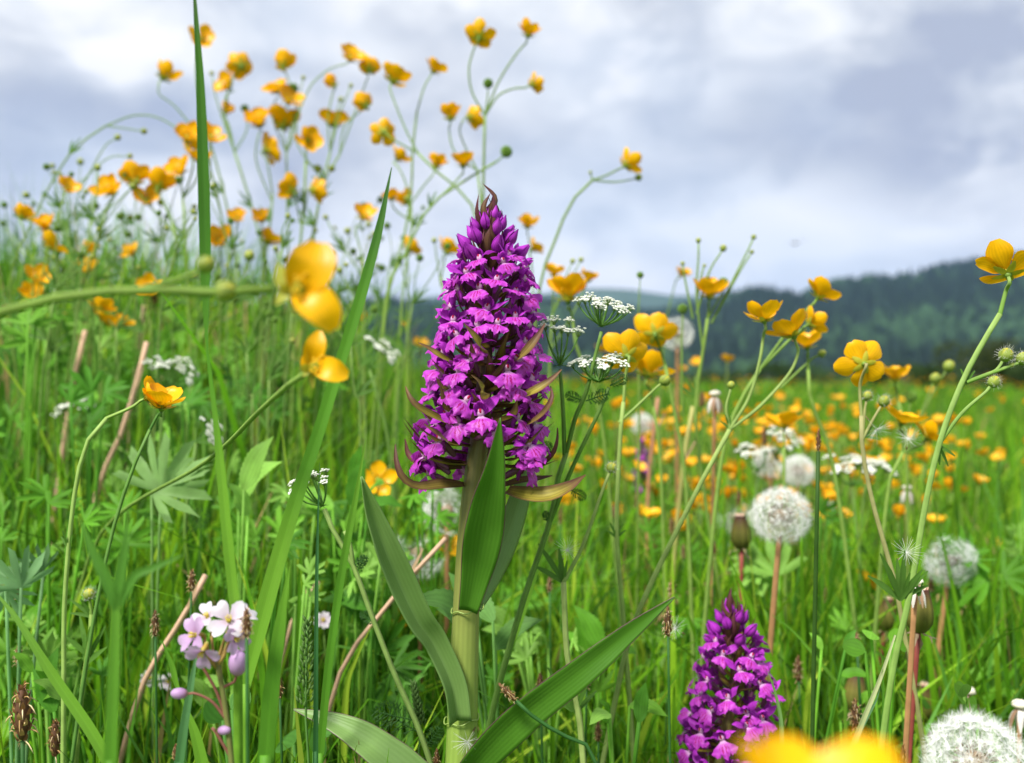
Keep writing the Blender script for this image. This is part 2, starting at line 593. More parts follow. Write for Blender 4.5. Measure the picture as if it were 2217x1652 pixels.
def hill(name, prof, dist, y0, y1, mat, nx=160, ny=36, rough=0.0):
    fx = np.linspace(prof[0, 0], prof[-1, 0], nx)
    e = np.interp(fx, prof[:, 0], prof[:, 1]) / FPX * dist + CZ
    ys = np.linspace(y0, y1, ny)
    prof_y = sstep((ys - y0) / (dist - y0)) * (ys <= dist) + (1 - 0.8 * sstep((ys - dist) / (y1 - dist))) * (ys > dist)
    X = (fx[None, :] - 1108.5) / FPX * (0.55 * dist + 0.45 * ys[:, None])
    Y = np.repeat(ys[:, None], nx, 1)
    Z = prof_y[:, None] * e[None, :] - 2.0
    if rough:
        Z = Z + rough * prof_y[:, None] * (np.sin(X * 0.011 + 1) * np.sin(Y * 0.009) + 0.5 * np.sin(X * 0.031) * np.sin(Y * 0.027 + 2)) * (np.abs(Y - dist) > 1)
    v = np.stack([X, Y, Z], -1)
    i = np.arange(ny - 1)[:, None] * nx
    j = np.arange(nx - 1)[None, :]
    q = np.stack([i + j, i + j + 1, i + nx + j + 1, i + nx + j], -1).reshape(-1, 4)
    o = obj(name, MB().add(v, q).mesh(name, mat))
    tag(o, None, None, kind='structure')
    return fx, ys, X, Y, Z


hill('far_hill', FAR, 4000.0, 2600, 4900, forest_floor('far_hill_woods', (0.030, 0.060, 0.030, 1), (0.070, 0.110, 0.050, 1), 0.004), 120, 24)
RX, RYS, HX, HY, HZ = hill('forest_hill', RIDGE, 1500.0, 520, 2100, forest_floor('forest_hill_floor', (0.020, 0.042, 0.016, 1), (0.045, 0.085, 0.028, 1), 0.01), 200, 40, 3.0)


def forest():
    mb = MB()
    nt = 17000
    fx = rng.uniform(-700, 3200, nt)
    ys = 560 + 960 * rng.random(nt) ** 0.75
    gi = np.interp(fx, RX, np.arange(len(RX)))
    gj = np.interp(ys, RYS, np.arange(len(RYS)))
    i0 = np.clip(gi.astype(int), 0, len(RX) - 2)
    j0 = np.clip(gj.astype(int), 0, len(RYS) - 2)
    a, b = (gi - i0), (gj - j0)

    def bil(G):
        return (G[j0, i0] * (1 - a) + G[j0, i0 + 1] * a) * (1 - b) + (G[j0 + 1, i0] * (1 - a) + G[j0 + 1, i0 + 1] * a) * b
    X, Y, Z = bil(HX), bil(HY), bil(HZ)
    clear = (np.sin(X * 0.008 + 0.6) * np.sin(Y * 0.011 + 0.9) + 0.4 * np.sin(X * 0.021 + 2)) > 0.86
    X, Y, Z = X[~clear], Y[~clear], Z[~clear]
    nt = len(X)
    H = rng.uniform(11, 22, nt)
    Wd = H * rng.uniform(0.17, 0.26, nt)
    patch = np.sin(X * 0.009 + 1.3) * np.sin(Y * 0.012 + 0.4) + rng.normal(0, 0.35, nt)
    leafy = patch > 0.35
    k = 6
    th = np.arange(k) * 2 * math.pi / k
    # two stacked tiers per tree; leafy trees bulge, conifers taper
    lv = np.array([0.06, 0.45, 0.40, 1.0])
    con = np.array([1.0, 0.55, 0.72, 0.03])
    lea = np.array([0.75, 1.25, 1.3, 0.35])
    rr = np.where(leafy[:, None], lea, con) * Wd[:, None] * np.where(leafy, 1.25, 1.0)[:, None]
    hh = lv[None, :] * (H * np.where(leafy, 0.75, 1.0))[:, None]
    jit = rng.uniform(0.75, 1.25, (nt, 4, k))
    rot = rng.uniform(0, 6.28, (nt, 1, 1))
    vx = X[:, None, None] + rr[:, :, None] * jit * np.cos(th[None, None, :] + rot)
    vy = Y[:, None, None] + rr[:, :, None] * jit * np.sin(th[None, None, :] + rot)
    vz = (Z[:, None] + hh)[:, :, None] + np.zeros((1, 1, k)) + rng.normal(0, 0.25, (nt, 4, k))
    v = np.stack([vx, vy, vz], -1).reshape(-1, 3)
    base = np.arange(nt)[:, None, None] * (4 * k)
    j = np.arange(k)[None, None, :]
    j2 = (j + 1) % k
    lo = np.array([0, 2])[None, :, None] * k
    q = np.stack(np.broadcast_arrays(base + lo + j, base + lo + j2, base + lo + k + j2, base + lo + k + j), -1).reshape(-1, 4)
    c_con = np.array([0.015, 0.030, 0.018])
    c_lea = np.array([0.026, 0.056, 0.024])
    c = np.where(leafy[:, None], c_lea, c_con) * rng.uniform(0.7, 1.35, (nt, 1))
    mb.add(v, q, None, None, np.repeat(c, 4 * k, axis=0))
    o = obj('forest', mb.mesh('forest', plant_mat('forest_trees', None, 0.9, 0.0, 0.1, 0.2, spec=0.05), smooth=False))
    tag(o, 'dark forest of conifers and broadleaf trees covering the hillside', 'forest', kind='stuff')


forest()

# the air between here and the hills
def haze():
    mb = MB()
    x, y0, y1, z0, z1 = 4500, -500, 5200, -4, 480
    v = [(-x, y0, z0), (x, y0, z0), (x, y1, z0), (-x, y1, z0), (-x, y0, z1), (x, y0, z1), (x, y1, z1), (-x, y1, z1)]
    q = [(0, 3, 2, 1), (4, 5, 6, 7), (0, 1, 5, 4), (1, 2, 6, 5), (2, 3, 7, 6), (3, 0, 4, 7)]
    m = bpy.data.materials.new('haze_air')
    m.use_nodes = True
    N_ = NT(m.node_tree)
    pv = N_.n('ShaderNodeVolumePrincipled')
    pv.inputs['Color'].default_value = (0.36, 0.56, 1.0, 1)
    pv.inputs['Density'].default_value = 0.95e-4
    pv.inputs['Anisotropy'].default_value = 0.0
    o_ = N_.n('ShaderNodeOutputMaterial')
    N_.t.links.new(pv.outputs[0], o_.inputs['Volume'])
    tag(obj('haze', mb.add(v, q).mesh('haze', m, smooth=False)), None, None, kind='stuff')


haze()


# ------------------------------------------------------------------ grass
GREENS = np.array([(0.130, 0.310, 0.012), (0.085, 0.235, 0.010), (0.215, 0.400, 0.018), (0.100, 0.260, 0.036), (0.050, 0.145, 0.012), (0.300, 0.440, 0.034)])
GP = np.array([0.30, 0.24, 0.17, 0.11, 0.11, 0.07])


def grass(name, label, x, y, h, w, seg=4, lean=0.45, straw=0.02, gain=1.0):
    """Blades rooted on the ground at x, y: one ribbon each, bending over."""
    n = len(x)
    z0 = gz(x, y) - 0.004
    az = rng.uniform(0, 6.283, n)
    ln = np.abs(rng.normal(0, lean, n))
    face = rng.uniform(0, 6.283, n)
    s = np.linspace(0, 1, seg + 1)
    bend = ln[:, None] * s[None, :] ** 1.9
    hz_ = h[:, None] * s[None, :] * np.sqrt(np.maximum(1 - 0.45 * bend ** 2, 0.15))
    px = x[:, None] + np.cos(az)[:, None] * h[:, None] * bend
    py = y[:, None] + np.sin(az)[:, None] * h[:, None] * bend
    pz = z0[:, None] + hz_
    wid = w[:, None] * np.array([0.85, 1.0, 0.9, 0.62, 0.04] if seg == 4 else np.interp(s, [0, .3, .6, 1], [0.85, 1, .8, .05]))[None, :]
    sx, sy = np.cos(face), np.sin(face)
    tw = rng.normal(0, 0.5, n)[:, None] * s[None, :]
    cx = sx[:, None] * np.cos(tw) - sy[:, None] * np.sin(tw)
    cy = sy[:, None] * np.cos(tw) + sx[:, None] * np.sin(tw)
    L = np.stack([px - cx * wid, py - cy * wid, pz], -1)
    Rr = np.stack([px + cx * wid, py + cy * wid, pz], -1)
    v = np.stack([L, Rr], 2).reshape(-1, 3)
    base = (np.arange(n) * (seg + 1) * 2)[:, None]
    k = (np.arange(seg) * 2)[None, :]
    q = np.stack([base + k, base + k + 1, base + k + 3, base + k + 2], -1).reshape(-1, 4)
    ci = rng.choice(len(GREENS), n, p=GP)
    c = GREENS[ci] * rng.uniform(0.55, 1.42, (n, 1)) * gain
    st = rng.random(n) < straw
    c[st] = np.array([0.42, 0.30, 0.13]) * rng.uniform(0.7, 1.2, (st.sum(), 1))
    cc = np.repeat(c, (seg + 1) * 2, axis=0)
    o = obj(name, MB().add(v, q, None, None, cc).mesh(name, M_GRASS))
    tag(o, label, 'grass', kind='stuff')
    return o


def field(n, d0, d1, spread=0.75, pw=1.0, off=0.25):
    """n points between two distances, inside a wedge wider than the view."""
    u = rng.random(n)
    d = (d0 ** (2 * pw) + u * (d1 ** (2 * pw) - d0 ** (2 * pw))) ** (1 / (2 * pw))
    t = rng.uniform(-spread, spread, n)
    return d * t + rng.uniform(-off, off, n) * np.minimum(d, 1), d


def left(x, y):
    """1 on the left bank where the growth is taller."""
    return sstep((-x / np.maximum(y, 0.1) + 0.08) / 0.30)


x, y = field(8600, 0.40, 1.0)
h = (0.09 + 0.13 * rng.random(len(x))) * (1 + 0.35 * left(x, y)) * (0.62 + 0.38 * sstep((y - 0.52) / 0.2))
grass('near_grass', 'short green grass standing round the orchid stems', x, y, h, rng.uniform(0.0009, 0.0032, len(x)), lean=0.45)
x, y = field(17000, 0.9, 3.0)
h = (0.11 + 0.17 * rng.random(len(x)) ** 1.6) * (1 + 0.55 * left(x, y))
grass('meadow_grass', 'tall blurred meadow grass behind the orchid', x, y, h, rng.uniform(0.0012, 0.0046, len(x)), lean=0.5, straw=0.03)
x, y = field(21000, 2.8, 12.0)
h = (0.12 + 0.14 * rng.random(len(x))) * (1 + 0.3 * left(x, y))
grass('open_meadow_grass', 'soft green grass of the open meadow', x, y, h, rng.uniform(0.003, 0.009, len(x)), seg=3, lean=0.5, gain=0.85)
x, y = field(26000, 11.0, 90.0, pw=0.7)
h = 0.14 + 0.18 * rng.random(len(x))
grass('far_meadow_grass', 'far meadow grass fading towards the hills', x, y, h, rng.uniform(0.012, 0.05, len(x)), seg=2, lean=0.6, gain=0.72)

# ------------------------------------------------------------------ flower templates
def axis_of(code):
    t = {'U': (0, 0, 1), 'L': (-1, 0, .15), 'R': (1, 0, .15), 'C': (0, -1, .25), 'A': (0, 1, .25),
         'UL': (-.75, 0, 1), 'UR': (.75, 0, 1), 'UC': (0, -.8, 1), 'UA': (0, .8, 1),
         'RA': (.8, .8, .5), 'LA': (-.8, .8, .5), 'RC': (.8, -.7, .5), 'LC': (-.8, -.7, .5), 'D': (0.2, -.2, -1)}
    a = Vector(t[code]) if isinstance(code, str) else Vector(code)
    return a.normalized()


def petal_mesh(name, L=0.0124, wd=0.0054, mat=None, curl=0.07, notch=0.0):
    mb = MB()
    pts = [(0.0012, 0, 0), (0.25 * L, 0, 0.02 * L), (0.6 * L, 0, 0.10 * L), (0.86 * L, 0, (0.12 + curl) * L), (L, 0, (0.2 + curl * 1.3) * L)]
    sheet(mb, pts, [0.0009, 0.34 * wd, 0.74 * wd, 0.98 * wd, 1.0 * wd, 0.80 * wd, 0.34 * wd], (0, 0, 1), cup=0.28, m=7, n=9, wave=0.05, wf=1.3)
    if notch:
        v = mb.v[0].reshape(9, 7, 3)
        v[-1, 3, 0] -= notch * L
        v[-1, 2, 0] -= notch * L * .4
        v[-1, 4, 0] -= notch * L * .4
    return mb.mesh(name, mat)


PETALS = [petal_mesh('buttercup_petal_a', mat=M_YEL), petal_mesh('buttercup_petal_b', 0.0120, 0.0058, M_YEL, 0.02, 0.05), petal_mesh('buttercup_petal_c', 0.0128, 0.0050, M_YEL, 0.12)]


def centre_mesh():
    mb = MB()
    ball(mb, (0, 0, 0.0012), 0.0021, 9, 5, 0.9, col=(0.30, 0.38, 0.02), bump=0.35)
    for i in range(26):
        a = i * 2.399
        r0, r1 = 0.0018, 0.0026 + 0.0016 * random.random()
        z1 = 0.0028 + 0.002 * random.random()
        b = np.array([math.cos(a), math.sin(a), 0])
        tube(mb, [b * r0, b * (r0 + r1) / 2 + [0, 0, z1 * .6], b * r1 + [0, 0, z1]], [0.00013, 0.00013], 3, 3, (0.7, 0.52, 0.03), cap=False)
        ball(mb, b * r1 + [0, 0, z1], 0.00042, 4, 3, 1.7, col=(0.80, 0.50, 0.01))
    for i in range(5):
        a = i * 1.2566 + 0.63
        b = np.array([math.cos(a), math.sin(a), 0])
        sheet(mb, [b * 0.0008 - [0, 0, .0006], b * 0.0035 - [0, 0, .0004], b * 0.0062 + [0, 0, .0008]], [0.0010, 0.0019, 0.0004], (0, 0, 1), cup=0.3, m=3, n=4, col=(0.42, 0.40, 0.03))
    ball(mb, (0, 0, -0.0008), 0.0014, 7, 4, 0.9, col=(0.16, 0.26, 0.03))
    return mb.mesh('buttercup_centre', M_YCEN)


CENTRE = centre_mesh()


def small_flower_mesh(tilt, seed):
    """A whole small buttercup, petals as geometry, for plants too far away to show their parts."""
    r_ = random.Random(seed)
    mb = MB()
    for i in range(5):
        a = i * 1.2566 + r_.uniform(-.1, .1)
        t_ = tilt + r_.uniform(-.18, .18)
        b = np.array([math.cos(a), math.sin(a), 0])
        u = b * math.cos(t_) + np.array([0, 0, math.sin(t_)])
        upn = np.array([0, 0, 1]) * math.cos(t_) - b * math.sin(t_)
        L = 0.0115 * r_.uniform(.9, 1.1)
        sheet(mb, [u * 0.001, u * L * .5, u * L * .8 + upn * L * .12, u * L + upn * L * .25], [0.001, 0.0045, 0.006, 0.003], upn, cup=0.25, m=3, n=5, col=(0.80, 0.41, 0.003))
    ball(mb, (0, 0, 0.0012), 0.0026, 6, 4, 0.8, col=(0.55, 0.42, 0.02))
    ball(mb, (0, 0, -0.0012), 0.0018, 5, 4, 1.0, col=(0.30, 0.30, 0.03))
    return mb.mesh('small_buttercup', M_YCEN)


SMALL = [small_flower_mesh(t, i) for i, t in enumerate((0.25, 0.55, 0.85, 0.4, 1.1))]


def bud_mesh(name, hairy, kind):
    mb = MB()
    if kind == 'bud':
        ball(mb, (0, 0, 0.0030), 0.0031, 10, 7, 1.05, col=np.array([(0.16, 0.26, 0.04), (0.24, 0.34, 0.05), (0.42, 0.42, 0.04), (0.60, 0.46, 0.02)]), bump=0.06)
        for i in range(5):
            a = i * 1.2566
            b = np.array([math.cos(a), math.sin(a), 0])
            z = np.array([0, 0, 1.0])
            sheet(mb, [b * .0012, b * .0032 + z * .0018, b * .0031 + z * .0042, b * .0012 + z * .0062], [0.0006, 0.0016, 0.0014, 0.0004], b, cup=-0.3, m=3, n=5, col=(0.26, 0.33, 0.06))
    else:
        for i in range(46):
            zf = 1 - 2 * (i + .5) / 46
            a = i * 2.399
            d = np.array([math.cos(a) * math.sqrt(1 - zf * zf), math.sin(a) * math.sqrt(1 - zf * zf), zf])
            ball(mb, d * 0.0026 + [0, 0, .003], 0.0009, 5, 4, 1.5, axis=d, col=(0.14, 0.26, 0.03), point=.6)
        ball(mb, (0, 0, .003), 0.0027, 8, 6, col=(0.10, 0.20, 0.02))
    if hairy:
        for i in range(90):
            zf = 1 - 1.75 * random.random()
            a = random.uniform(0, 6.28)
            d = np.array([math.cos(a) * math.sqrt(max(0, 1 - zf * zf)), math.sin(a) * math.sqrt(max(0, 1 - zf * zf)), zf])
            p0 = d * 0.003 + [0, 0, .003]
            tube(mb, [p0, p0 + (d + rng.normal(0, .35, 3)) * .0017], [0.00005, 0.00002], 3, 2, (0.85, 0.85, 0.80), cap=False)
    return mb.mesh(name, M_YCEN)


BUD = bud_mesh('buttercup_bud', False, 'bud')
BUD_H = bud_mesh('buttercup_hairy_bud', True, 'bud')
FRUIT = bud_mesh('buttercup_fruit', False, 'fruit')


def add_flower(parent, loc, axis, scale=1.0, tilt=0.35, spin=None, petals=5, skip=()):
    """Part 'flower' with its five petals as sub-parts."""
    spin = random.uniform(0, 6.28) if spin is None else spin
    tilt *= .72
    scale *= 1.1
    f = obj('flower', CENTRE, parent, align(axis, spin, loc, scale))
    for i in range(petals):
        if i in skip:
            continue
        t_ = tilt + random.uniform(-.22, .22)
        mw = Matrix.Rotation(i * 2 * math.pi / petals + random.uniform(-.16, .16), 4, 'Z') @ Matrix.Rotation(-t_, 4, 'Y') @ Matrix.Rotation(random.uniform(-.15, .15), 4, 'X') @ Matrix.Scale(random.uniform(.93, 1.07), 4)
        obj('petal', random.choice(PETALS), f, mw)
    return f


STEMC = np.array([(0.16, 0.27, 0.05), (0.20, 0.31, 0.06)])


def ground_pt(x, y):
    return np.array([x, y, float(gz(x, y)) - 0.003])


def rooted(pts):
    """Carry a stem on from its lowest given point down into the ground."""
    p = np.asarray(pts, float)
    g = float(gz(p[0, 0], p[0, 1]))
    if p[0, 2] > g + 0.01:
        dirx = p[0] - p[1]
        k = min(0.35, abs(dirx[0]) / max(abs(dirx[2]), 1e-3)) * np.sign(dirx[0])
        x = p[0, 0] + k * (p[0, 2] - g) * 0.5
        mid = np.array([p[0, 0] + k * (p[0, 2] - g) * 0.35, p[0, 1], (p[0, 2] + g) / 2])
        p = np.vstack([ground_pt(x, p[0, 1]), mid, p])
    return p


def lobed_leaf(mb, c, out, up, size, col, lobes=5, depth=0.68):
    """A palmate leaf with toothed lobes, drawn in its own plane and cupped."""
    out = nrm(np.asarray(out, float))
    up = np.asarray(up, float)
    side = nrm(np.cross(out, up))
    nn = nrm(np.cross(side, out))
    pts = []
    span = 2.35
    K = lobes * 10 + 1
    for i in range(K):
        f = i / (K - 1)
        a = (f - .5) * 2 * span * 0.62
        l_ = f * lobes
        ph_ = abs((l_ % 1) - .5) * 2
        r_ = 1 - depth * ph_ ** 1.6
        r_ *= 0.78 + 0.22 * math.cos(a) + 0.07 * (1 if i % 3 == 1 else -.4)
        pts.append((a, r_))
    v = [np.asarray(c)]
    for ring in (0.45, 1.0):
        for a, r_ in pts:
            rr = size * (r_ if ring == 1 else min(r_, .5) * .9)
            p = np.asarray(c) + (out * math.cos(a) + side * math.sin(a)) * rr + nn * rr * (0.16 * math.cos(a * 5.2) - .30 * (rr / size) * math.cos(a) + .1 * math.sin(a * 2.3 + size * 900))
            v.append(p)
    tris = [[0, 1 + i, 2 + i] for i in range(K - 1)]
    quads = [[1 + i, 1 + K + i, 2 + K + i, 2 + i] for i in range(K - 1)]
    mb.add(v, quads, tris, None, col)


def stem_leaf(mb, p, direc, size, col):
    """Narrow three-fingered leaf on a buttercup stem."""
    d = nrm(np.asarray(direc, float))
    for k in (-.5, 0, .5):
        s = np.array([-d[2], 0, d[0]]) * k + np.array([0, random.uniform(-.3, .3), 0])
        e = nrm(d + s)
        L = size * (1 - .25 * abs(k) * 2)
        sheet(mb, [p, p + e * L * .5 + [0, 0, .03 * L], p + e * L], [0.0006, 0.075 * size, 0.0003], (0, -1, .4), m=3, n=6, fold=.25, col=col)


def buttercup(label, d, stem, flowers=(), buds=(), r=0.0010, group='', leaves=(), scale_px=True, tilt=0.35, name='buttercup', hairy=False, col=None, dd=None):
    """A branching buttercup. Points are photo pixels at distance d; the foot is carried down to the ground."""
    col = STEMC if col is None else np.asarray(col)
    s3 = np.array([P(a, b, d if dd is None else dd[i]) for i, (a, b) in enumerate(stem)])
    full = rooted(s3)
    t = thing(name, full[0], label, 'buttercup', group or None)
    org = full[0]
    mb = MB()
    tube(mb, full - org, [r * 1.35, r * 1.2, r], 6, None, col)
    for fl in flowers:
        px, py, diam, ax = fl[:4]
        br = fl[4] if len(fl) > 4 else []
        tl = fl[5] if len(fl) > 5 else tilt
        d_ = d * (1 + random.uniform(-.015, .015)) if len(fl) < 7 else fl[6]
        c = P(px, py, d_)
        a = axis_of(ax)
        size = diam / FPX * d_ / 0.0225 * (1.0 + .55 * max(0, tl - .25))
        base = c - np.array(a) * 0.0022 * size
        bp = [P(q[0], q[1], d) for q in br]
        if not bp:
            bp = [s3[-1]]
        pts = np.array(bp + [base - np.array(a) * 0.0028 * size, base]) if len(bp) > 1 or np.linalg.norm(bp[0] - base) > .012 else np.array([bp[0], base])
        tube(mb, pts - org, [r * .85, r * .7], 5, None, col)
        add_flower(t, c - org, a, size, tl)
    for bd in buds:
        px, py, rad = bd[:3]
        br = bd[3] if len(bd) > 3 else [stem[-1]]
        kind = bd[4] if len(bd) > 4 else 'bud'
        c = P(px, py, d)
        bp = np.array([P(q[0], q[1], d) for q in br])
        ax = nrm(c - bp[-1])
        sca = rad / FPX * d / 0.0033
        foot = c - ax * 0.0032 * sca
        tube(mb, np.vstack([bp, foot]) - org, [r * .8, r * .55], 5, None, col)
        obj('bud' if kind == 'bud' else 'fruit_head', (BUD_H if hairy else BUD) if kind == 'bud' else FRUIT, t, align(ax, random.uniform(0, 6), foot - org, sca))
    obj('stem', mb.mesh('buttercup_stem', M_STEM), t)
    for lf in leaves:
        ml = MB()
        px, py, dx_, dz_, sz = lf
        stem_leaf(ml, P(px, py, d) - org, (dx_, 0, dz_), sz / FPX * d, (0.09, 0.20, 0.03))
        obj('leaf', ml.mesh('buttercup_stem_leaf', M_LEAFC), t)
    return t


# =================================================================== ORCHIDS
PURP = np.array([0.43, 0.038, 0.50])


def floret_meshes(seed):
    r_ = np.random.default_rng(seed)
    mm = 0.001
    # lip: broad three-lobed apron with a ruffled, toothed margin
    nv, nt = 12, 17
    t = np.linspace(-1, 1, nt)
    s = np.linspace(0, 1, nv)
    wv = np.interp(s, [0, .12, .3, .5, .75, 1], [0.9, 1.7, 3.9, 5.9, 6.7, 6.3]) * r_.uniform(.85, 1.08)
    py = np.interp(s, [0, .3, .7, 1], [0.8, 3.0, 4.3, 4.3])
    pz = np.interp(s, [0, .2, .6, 1], [-.3, -1.5, -4.6, -7.2])
    xx = wv[:, None] * t[None, :] * (1 + .05 * np.sin(s * 17 + r_.uniform(0, 6)))[:, None]
    tooth = np.where(np.arange(nt) % 2 == 0, .55, -.45) * r_.uniform(.3, 1.1, nt)
    lobe = r_.uniform(.9, 1.9) * np.exp(-(t / .16) ** 2) + tooth - 1.1 * np.exp(-((np.abs(t) - .36) / .12) ** 2)
    zz2 = pz[:, None] - (s ** 4)[:, None] * lobe[None, :] + 1.8 * (s[:, None] ** 1.5) * np.abs(t[None, :]) ** 3
    refl = -r_.uniform(.6, 2.6) * np.abs(t[None, :]) ** 1.7 * s[:, None] ** .8
    ph1, ph2 = r_.uniform(0, 6, 2)
    yy = py[:, None] + refl + 0.55 * s[:, None] ** 2 * np.sin(t[None, :] * 10 + ph1) + 0.4 * np.sin(s[:, None] * 11 + ph2) * np.abs(t[None, :]) ** 2 + .12 * r_.normal(0, 1, (nv, nt)) * s[:, None]
    v = np.stack([xx, yy, zz2], -1) * mm
    i = np.arange(nv - 1)[:, None] * nt
    j = np.arange(nt - 1)[None, :]
    q = np.stack([i + j, i + j + 1, i + nt + j + 1, i + nt + j], -1).reshape(-1, 4)
    uv = np.stack(np.broadcast_arrays((t[None, :] + 1) / 2, s[:, None]), -1)
    lip = MB().add(v, q, None, uv).mesh('orchid_lip', M_LIP)
    # hood of two petals and the upper sepal, with the pale throat and column under it
    mb = MB()
    sheet(mb, np.array([(0, -1.8, .4), (0, -.9, 3.2), (0, .8, 5.2), (0, 2.8, 5.4), (0, 4.6, 4.9)]) * mm, np.array([1.2, 2.2, 2.4, 1.7, .15]) * mm, (0, .3, 1), cup=-.75, m=7, n=10, wave=.1, wf=1, col=PURP * 1.05)
    for sg in (-1, 1):
        e = r_.uniform(-.6, .9)
        sheet(mb, np.array([(sg * .9, -1.0, .5), (sg * 2.3, .2, 2.6), (sg * (2.4 + e), 2.2, 3.9), (sg * (1.8 + 1.6 * e), 4.2, 4.0 + e)]) * mm, np.array([.9, 1.7, 1.4, .1]) * mm, (sg * 1, .2, .4), cup=-.35, m=5, n=7, wave=.1, wf=1, col=PURP * 1.0)
    ball(mb, np.array((0, .2, 1.0)) * mm, 1.6 * mm, 7, 5, 1.3, axis=(0, .6, .8), col=(0.72, 0.42, 0.66))
    ball(mb, np.array((0, 1.35, 1.7)) * mm, .8 * mm, 6, 4, 1.4, col=(0.40, 0.01, 0.07))
    tube(mb, np.array([(0, -.6, .6), (0, -2.4, -1.6), (0, -3.2, -5.0)]) * mm, np.array([1.5, 1.2, .6]) * mm, 7, 6, PURP * .9)
    hood = mb.mesh('orchid_hood', M_OPET)
    seps = []
    for sg in (-1, 1):
        mb = MB()
        a, b = r_.uniform(-1.6, 1.2), r_.uniform(-1.2, 2.4)
        sheet(mb, np.array([(sg * .8, -.6, .9), (sg * 3.0, .8, 2.6 + a * .4), (sg * 5.8, 1.0 + b * .6, 4.2 + a), (sg * 8.4, .4 + b * 1.4, 5.2 + a * 2.0)]) * mm,
              np.array([.8, 1.9, 2.1, 1.5, .1]) * mm, (0, 1, .5), cup=-.35 + .5 * r_.random(), m=5, n=9, twist=[0, r_.normal(0, .4), r_.normal(0, .7)], wave=.12, wf=1.2, col=PURP * r_.uniform(.95, 1.2))
        seps.append(mb.mesh('orchid_sepal', M_OPET))
    mb = MB()
    tube(mb, np.array([(0, -9.5, -4.0), (0, -6.5, -2.4), (0, -3, -.6), (0, -.8, .3)]) * mm, np.array([1.1, 1.6, 1.6, 1.0]) * mm, 7, 8, (0.13, 0.035, 0.09), ridge=.12)
    ov = mb.mesh('orchid_ovary', M_OSTEM)
    return lip, hood, seps, ov


FLORETS = [floret_meshes(s) for s in range(9)]


def orchid_bud_mesh():
    """Closed bud: three overlapping folded petals with a beaked tip."""
    mb = MB()
    ball(mb, (0, 0, .0040), 0.0018, 9, 8, 2.0, col=np.array([(0.15, 0.03, 0.12), PURP * .7, PURP * .8, PURP * .7]), point=.5)
    for k in range(3):
        a = k * 2.094
        b = np.array([math.cos(a), math.sin(a), 0])
        z = np.array([0, 0, 1.0])
        sheet(mb, [b * .0008, b * .0023 + z * .0022, b * .0024 + z * .0052, b * .0010 + z * .0082, z * .0093 + b * .0006], [.0008, .0021, .0023, .0013, .0002], b, cup=-.45, m=7, n=10, wave=.05, wf=1, col=np.array([PURP * .75, PURP * .95, PURP * 1.05, PURP * .8]))
    return mb.mesh('orchid_bud', M_OPET)


OBUD = orchid_bud_mesh()
BR_D, BR_G = np.array([0.095, 0.024, 0.036]), np.array([0.24, 0.20, 0.028])


def bract_mesh(path, wid, up, mixg=.5, n=12):
    mb = MB()
    sheet(mb, path, wid, up, cup=.35, m=7, n=n)
    t = np.abs(np.linspace(-1, 1, 7))
    g = np.clip(mixg * 1.5 - t ** 2 * .9 * mixg * 1.4, 0, 1)
    s = np.linspace(0, 1, n)
    k = np.clip(g[None, :] * (0.35 + 0.95 * np.sin(np.clip(s * 1.25, 0, 1) * math.pi) ** .7)[:, None], 0, 1)
    mb.c[0] = (BR_D[None, None, :] * (1 - k[..., None]) + BR_G[None, None, :] * k[..., None]).reshape(-1, 3)
    return mb.mesh('orchid_bract', M_BRACT)


def std_bract(L, seed, tip=False):
    r_ = np.random.default_rng(seed)
    c_ = r_.uniform(.15, .75)
    pts = np.array([(0, 0, 0), (r_.normal(0, .04), .34, .05), (r_.normal(0, .07), .66, .05 + .28 * c_), (r_.normal(0, .1), .92, .12 + .75 * c_)]) * L
    return bract_mesh(pts, np.array([.09, .12, .11, .06, .004]) * L, (0, -.35, 1), r_.uniform(.02, .22) if tip else r_.uniform(.25, .8))


BRACTS = [std_bract(1.0, s) for s in range(9)]
BRACTS_P = [std_bract(1.0, s + 20, True) for s in range(9)]


